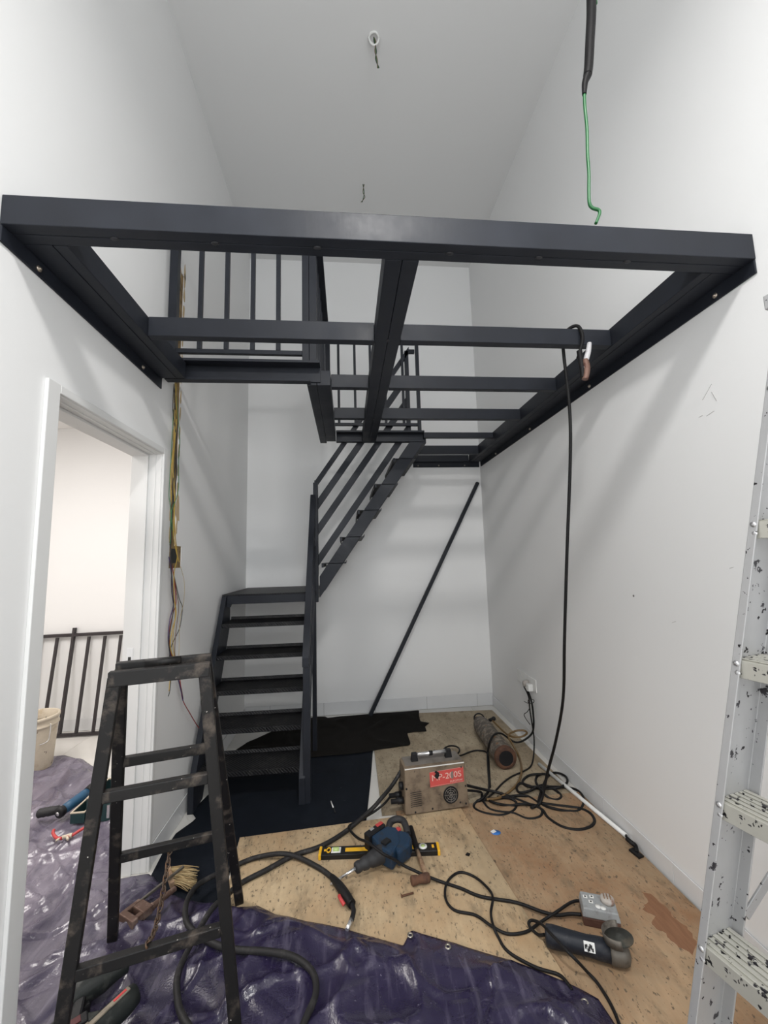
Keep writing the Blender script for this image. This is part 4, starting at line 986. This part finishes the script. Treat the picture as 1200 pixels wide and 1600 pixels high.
hl = at(928, -240, 'y', yh); MB().tube([hl, Vector((hl.x+.01, hl.y, 4.3)), Vector((hl.x, hl.y, H))], .012, 8).build('drop_cable', M['rubber'], hw)
for nm, lab, top, pxs in (('ceiling_point', 'white ceiling ring with short twisted wires hanging from it', at(584, 58, 'z', H), ((586,66),(587,80),(588,92),(591,106))), ('ceiling_point', 'bare thin wire end hanging from the ceiling near the back wall', at(568, 288, 'z', H), ((568,288),(568,300),(569,308),(565,316)))):
    t_o = thing(nm, lab, 'ceiling wire', top)
    if 'ring' in lab:
        MB().tube([top+Vector((.030*math.cos(a), .030*math.sin(a), -.006)) for a in [k*math.pi/6 for k in range(12)]], .007, 8, True, 2).build('ring', M['white'], t_o)
        MB().tube([top+Vector((-.034, 0, -.006)), top+Vector((-.022, -.0, -.045)), top+Vector((0, 0, -.062)), top+Vector((.022, 0, -.045)), top+Vector((.034, 0, -.006))], .006, 8).build('hook', M['white'], t_o)
    for k, c in enumerate(('black', 'green', 'brown')):
        MB().tube([top]+[at(x+(k-1)*1.2*(-1)**i, y, 'y', top.y) for i, (x, y) in enumerate(pxs)], .0032 if 'ring' in lab else .0022, 6).build('wire', WC[c], t_o)

# ------------------------------------------------------------------ next room
M['buck'] = worn('dirty_white_plastic', (.66, .58, .46), (.40, .31, .20), 9, .56, .72, .55, 0, ((.10, .08, .06), 26, .70))
bk = thing('paint_bucket', 'dirty cream plastic bucket standing on the tarpaulin in the next room', 'bucket', (-1.375, 3.47, .02))
MB().lathe((-1.375, 3.47, .022), wz, [(.001, .012), (.118, .012), (.125, 0), (.132, .02), (.148, .30), (.149, .32), (.158, .322), (.158, .334), (.151, .338), (.152, .368), (.160, .372), (.160, .392), (.152, .396), (.146, .392), (.142, .30), (.122, .02), (.001, .018)], 36).build('bucket_body', M['buck'], bk)
MB().lathe((-1.375, 3.47, .345), wz, [(.142, .0), (.001, .004)], 30).build('plaster_filling', M['mortar'], bk)
MB().tube([(-1.22, 3.42, .365), (-1.215, 3.41, .30), (-1.22, 3.40, .25), (-1.245, 3.355, .24)], .0035, 6).build('bail', M['chrome'], bk)
rp = thing('railing_panel', 'black steel railing panel leaning against the far wall of the next room', 'railing panel', (-1.5, 4.13, 0))
M['brownsteel'] = simple('dark_primer_steel', (.028, .022, .024), .5)
ytop, ybot = 4.232, 4.11
def yz(z): return ybot+(ytop-ybot)*z/.93
def rpb(n, x, z0, z1, w): MB().bar((x, yz(z0), z0), (x, yz(z1), z1), w, .022, (1, 0, 0)).build(n, M['brownsteel'], rp, .0015)
MB().bar((-2.05, yz(.885), .885), (-1.10, yz(.89), .895), .03, .028).build('top_rail', M['brownsteel'], rp, .0015)
MB().bar((-2.05, yz(.03), .022), (-1.06, yz(.03), .022), .03, .026).build('bottom_rail', M['brownsteel'], rp, .0015)
for x in (-1.885, -1.74, -1.455, -1.31, -1.165): rpb('baluster', x, .036, .87, .022)
rpb('post', -1.597, .036, .955, .032)
# tools beside the door frame
TT = .045
M['tblue'] = simple('blue_plastic', (.018, .085, .17), .45)
tt = thing('blue_power_tool', 'blue and black stick-shaped power tool lying beside the bucket in the doorway', 'power tool', (-.75, 2.92, TT))
b0, b1 = at(90, 1272, 'z', .085), at(126, 1246, 'z', .10); db = (b1-b0).normalized()
MB().lathe(b0, db, [(.012, 0), (.030, .004), (.031, .02), (.028, .035)], 16).build('end_cap', M['black'], tt)
MB().lathe(b0+db*.035, db, [(.028, 0), (.029, .05), (.030, .12), (.028, .15)], 16).build('grip', M['tblue'], tt)
MB().lathe(b0+db*.185, db, [(.030, 0), (.036, .03), (.036, .10), (.026, .13)], 16).build('motor', M['black'], tt)
MB().lathe(b0, -db, [(.012, 0), (.012, .0025), (.001, .003)], 8).build('emblem', M['chrome'], tt)
fl_ = thing('hand_tool', 'short ribbed black tool handle lying left of the blue power tool', 'hand tool', at(72, 1270, 'z', .06))
f0, f1 = at(60, 1271, 'z', .075), at(86, 1266, 'z', .08); df = (f1-f0).normalized()
MB().lathe(f0, df, [(.022, 0), (.026, .006), (.023, .02), (.026, .03), (.023, .045), (.026, .055), (.024, .07), (.022, .105), (.012, .11)], 16).build('ribbed_grip', M['dblack'], fl_)
MB().lathe(f0, -df, [(.018, 0), (.018, .004), (.001, .005)], 12).build('end_ring', M['black'], fl_)
M['green'] = worn('dark_green_enamel', (.02, .052, .055), (.10, .09, .08), 20, .58, .72, .45)
M['tray'] = simple('cream_rim', (.62, .54, .42), .6)
tx = thing('tool_box', 'open dark green steel tool box with cream rim beside the door frame', 'tool box', (-.45, 2.78, TT))
def tbx(n, x0, x1, y0, y1, z0, z1, mat, par):
    t = .006
    o = MB().box(x0, x1, y0, y0+t, z0, z1).box(x0, x1, y1-t, y1, z0, z1).box(x0, x0+t, y0+t, y1-t, z0, z1).box(x1-t, x1, y0+t, y1-t, z0, z1).box(x0+t, x1-t, y0+t, y1-t, z0, z0+t)
    b = o.build(n, mat, par)
    MB().box(x0-.002, x1+.002, y0-.002, y0+t+.001, z1, z1+.006).box(x0-.002, x1+.002, y1-t-.001, y1+.002, z1, z1+.006).box(x0-.002, x0+t, y0+t, y1-t, z1, z1+.006).box(x1-t, x1+.002, y0+t, y1-t, z1, z1+.006).build('rim', M['tray'], b)
    return b
tbx('box_body', -.52, -.30, 2.70, 2.92, TT, TT+.13, M['green'], tx)
tbx('tray', -.605, -.527, 2.70, 2.86, TT, TT+.055, M['green'], tx)
for y in (2.74, 2.86): MB().box(-.40, -.385, 2.692, 2.699, TT+.02, TT+.09).build('catch', M['chrome'], tx) if y < 2.8 else None
pr_ = thing('pliers', 'red-handled steel pliers lying on the tarpaulin in the doorway', 'pliers', (-.57, 2.63, TT))
zz = .062
MB().tube([at(84, 1297, 'z', zz+.01), at(83, 1302, 'z', zz+.008), at(88, 1309, 'z', zz), at(97, 1310, 'z', zz)], .008, 8).build('handle', M['redp'], pr_)
MB().tube([at(136, 1291, 'z', zz+.02), at(124, 1298, 'z', zz+.01), at(113, 1305, 'z', zz), at(104, 1308, 'z', zz)], .008, 8).build('handle', M['redp'], pr_)
MB().tube([at(113, 1305, 'z', zz), at(103, 1307, 'z', zz), at(94, 1310, 'z', zz), at(87, 1314, 'z', zz)], lambda t: .013-.009*t, 8).build('jaw', M['tray'], pr_)
MB().tube([at(97, 1309, 'z', zz), at(104, 1307, 'z', zz), at(106, 1312, 'z', zz)], lambda t: .011-.006*t, 8).build('jaw', M['tray'], pr_)
# pipe wrench on the tarpaulin behind the trestle
pw = thing('pipe_wrench', 'rusty pipe wrench lying on the tarpaulin between the trestle legs', 'wrench', (.15, 2.08, TT))
zw = .065
h0, h1 = at(274, 1388, 'z', zw), at(209, 1440, 'z', zw)
dw = (h1-h0).normalized(); vw = Vector((-dw.y, dw.x, 0))
M['wrench'] = worn('rusty_wrench', (.14, .085, .065), (.24, .17, .14), 22, .5, .62, .6, .4)
MB().tube([h0, h0.lerp(h1, .3), h0.lerp(h1, .6)], lambda t: .011+.003*t, 10).build('handle', M['wrench'], pw)
MB().bar(h0.lerp(h1, .55), h1, .022, .026).build('shank', M['wrench'], pw, .003)
nt = h0.lerp(h1, .72)-vw*.022
MB().obox(nt, dw*.022, vw*.036, wz*.017).build('collar', M['wrench'], pw, .004)
MB().obox(h1-vw*.030+dw*.004, dw*.013, vw*.048, wz*.016).build('hook_jaw', M['wrench'], pw, .004)
MB().obox(h1-vw*.070-dw*.03, dw*.04, vw*.010, wz*.015).build('heel_jaw', M['wrench'], pw, .004)
br_ = thing('steel_bar', 'thin steel bar lying beside the pipe wrench on the tarpaulin', 'steel bar', (.13, 2.2, TT))
MB().bar(at(287, 1354, 'z', .07), at(213, 1413, 'z', .065), .011, .011).build('bar', M['gmetal'], br_, .002)
bsh = thing('straw_brush', 'worn straw brush head lying on the navy mat behind the trestle', 'brush', (.22, 2.22, .02))
M['straw'] = simple('straw', (.38, .27, .13), .85, 0, .4, 60)
M['straw2'] = simple('pale_straw', (.50, .38, .20), .85, 0, .4, 60)
s_a, s_b = at(262, 1358, 'z', .045), at(270, 1382, 'z', .045); t_a, t_b = at(308, 1358, 'z', .03), at(303, 1392, 'z', .03)
random.seed(3); m1, m2 = MB(), MB()
for k in range(130):
    t = random.random(); a = s_a.lerp(s_b, t)+Vector((0, 0, random.uniform(-.008, .012))); b = t_a.lerp(t_b, min(1, max(0, t+random.uniform(-.12, .12))))+Vector((random.uniform(-.03, .01), random.uniform(-.01, .01), random.uniform(-.012, .014)))
    (m1 if k % 2 else m2).tube([a, a.lerp(b, .5)+Vector((0, 0, random.uniform(.0, .012))), b], .0017, 4, False, 2)
tag(m1.build('bristles', M['straw'], bsh), kind='stuff'); tag(m2.build('bristles', M['straw2'], bsh), kind='stuff')
MB().bar(s_a+Vector((0,.004,.0)), s_b-Vector((0,.004,.0)), .02, .026).build('brush_back', M['wood'], bsh, .003)
# cordless drills in the near left corner
M['dgreen'] = worn('grimy_green_grey', (.014, .017, .016), (.055, .055, .05), 22, .5, .68, .5)
M['tan'] = worn('dusty_tan', (.26, .22, .17), (.08, .07, .055), 20, .5, .66, .6)
cd = thing('cordless_drill', 'grimy cordless drill with tan stripe at the bottom edge below the trestle', 'power drill', (.22, 1.62, TT))
k0, k1 = at(150, 1612, 'z', .10), at(213, 1551, 'z', .10); dk = (k1-k0).normalized(); vk = Vector((-dk.y, dk.x, 0))
MB().lathe(k1, -dk, [(.010, 0), (.030, .004), (.035, .03), (.036, .12), (.033, .17), (.026, .20), (.024, .24)], 16).build('drill_body', M['dgreen'], cd)
MB().obox(k1-dk*.085+wz*.036-vk*.0, dk*.06, vk*.008, wz*.003).build('stripe', M['tan'], cd, .002)
MB().obox(k1-dk*.055+wz*.038, dk*.020, vk*.004, wz*.003).build('red_inlay', M['redp'], cd, .001)
MB().obox(k1-dk*.17+wz*.03, dk*.03, vk*.018, wz*.006).build('tan_patch', M['tan'], cd, .003)
MB().bar(k1-dk*.10+vk*.02, k1-dk*.13+vk*.12-wz*.03, .032, .038).build('drill_grip', M['dgreen'], cd, .008)
MB().obox(k1-dk*.165+vk*.035+wz*.012, dk*.010, vk*.010, wz*.010).build('trigger', M['redp'], cd, .004)
MB().obox(k1-dk*.13+vk*.145-wz*.04, dk*.055, vk*.025, wz*.030).build('battery', M['black'], cd, .006)
M['darkred'] = simple('dull_red', (.09, .018, .02), .55)
cd2 = thing('cordless_driver', 'dark cordless driver with dull red trim behind the left trestle leg', 'power drill', (.08, 1.66, TT))
k0, k1 = at(100, 1565, 'z', .10), at(160, 1530, 'z', .10); dk = (k1-k0).normalized(); vk = Vector((-dk.y, dk.x, 0))
MB().lathe(k0, dk, [(.012, 0), (.036, .005), (.040, .05), (.037, .11), (.026, .15), (.022, .18), (.008, .185)], 16).build('driver_body', M['dgreen'], cd2)
MB().bar(k0+dk*.05-vk*.0, k0+dk*.02-vk*.10-wz*.02, .034, .036).build('driver_grip', M['black'], cd2, .008)
MB().obox(k0+dk*.005-vk*.115-wz*.02, dk*.05, vk*.02, wz*.032).build('battery', M['black'], cd2, .006)
MB().obox(k0+dk*.005-vk*.115+wz*.013, dk*.03, vk*.012, wz*.002).build('battery_trim', M['darkred'], cd2, .001)
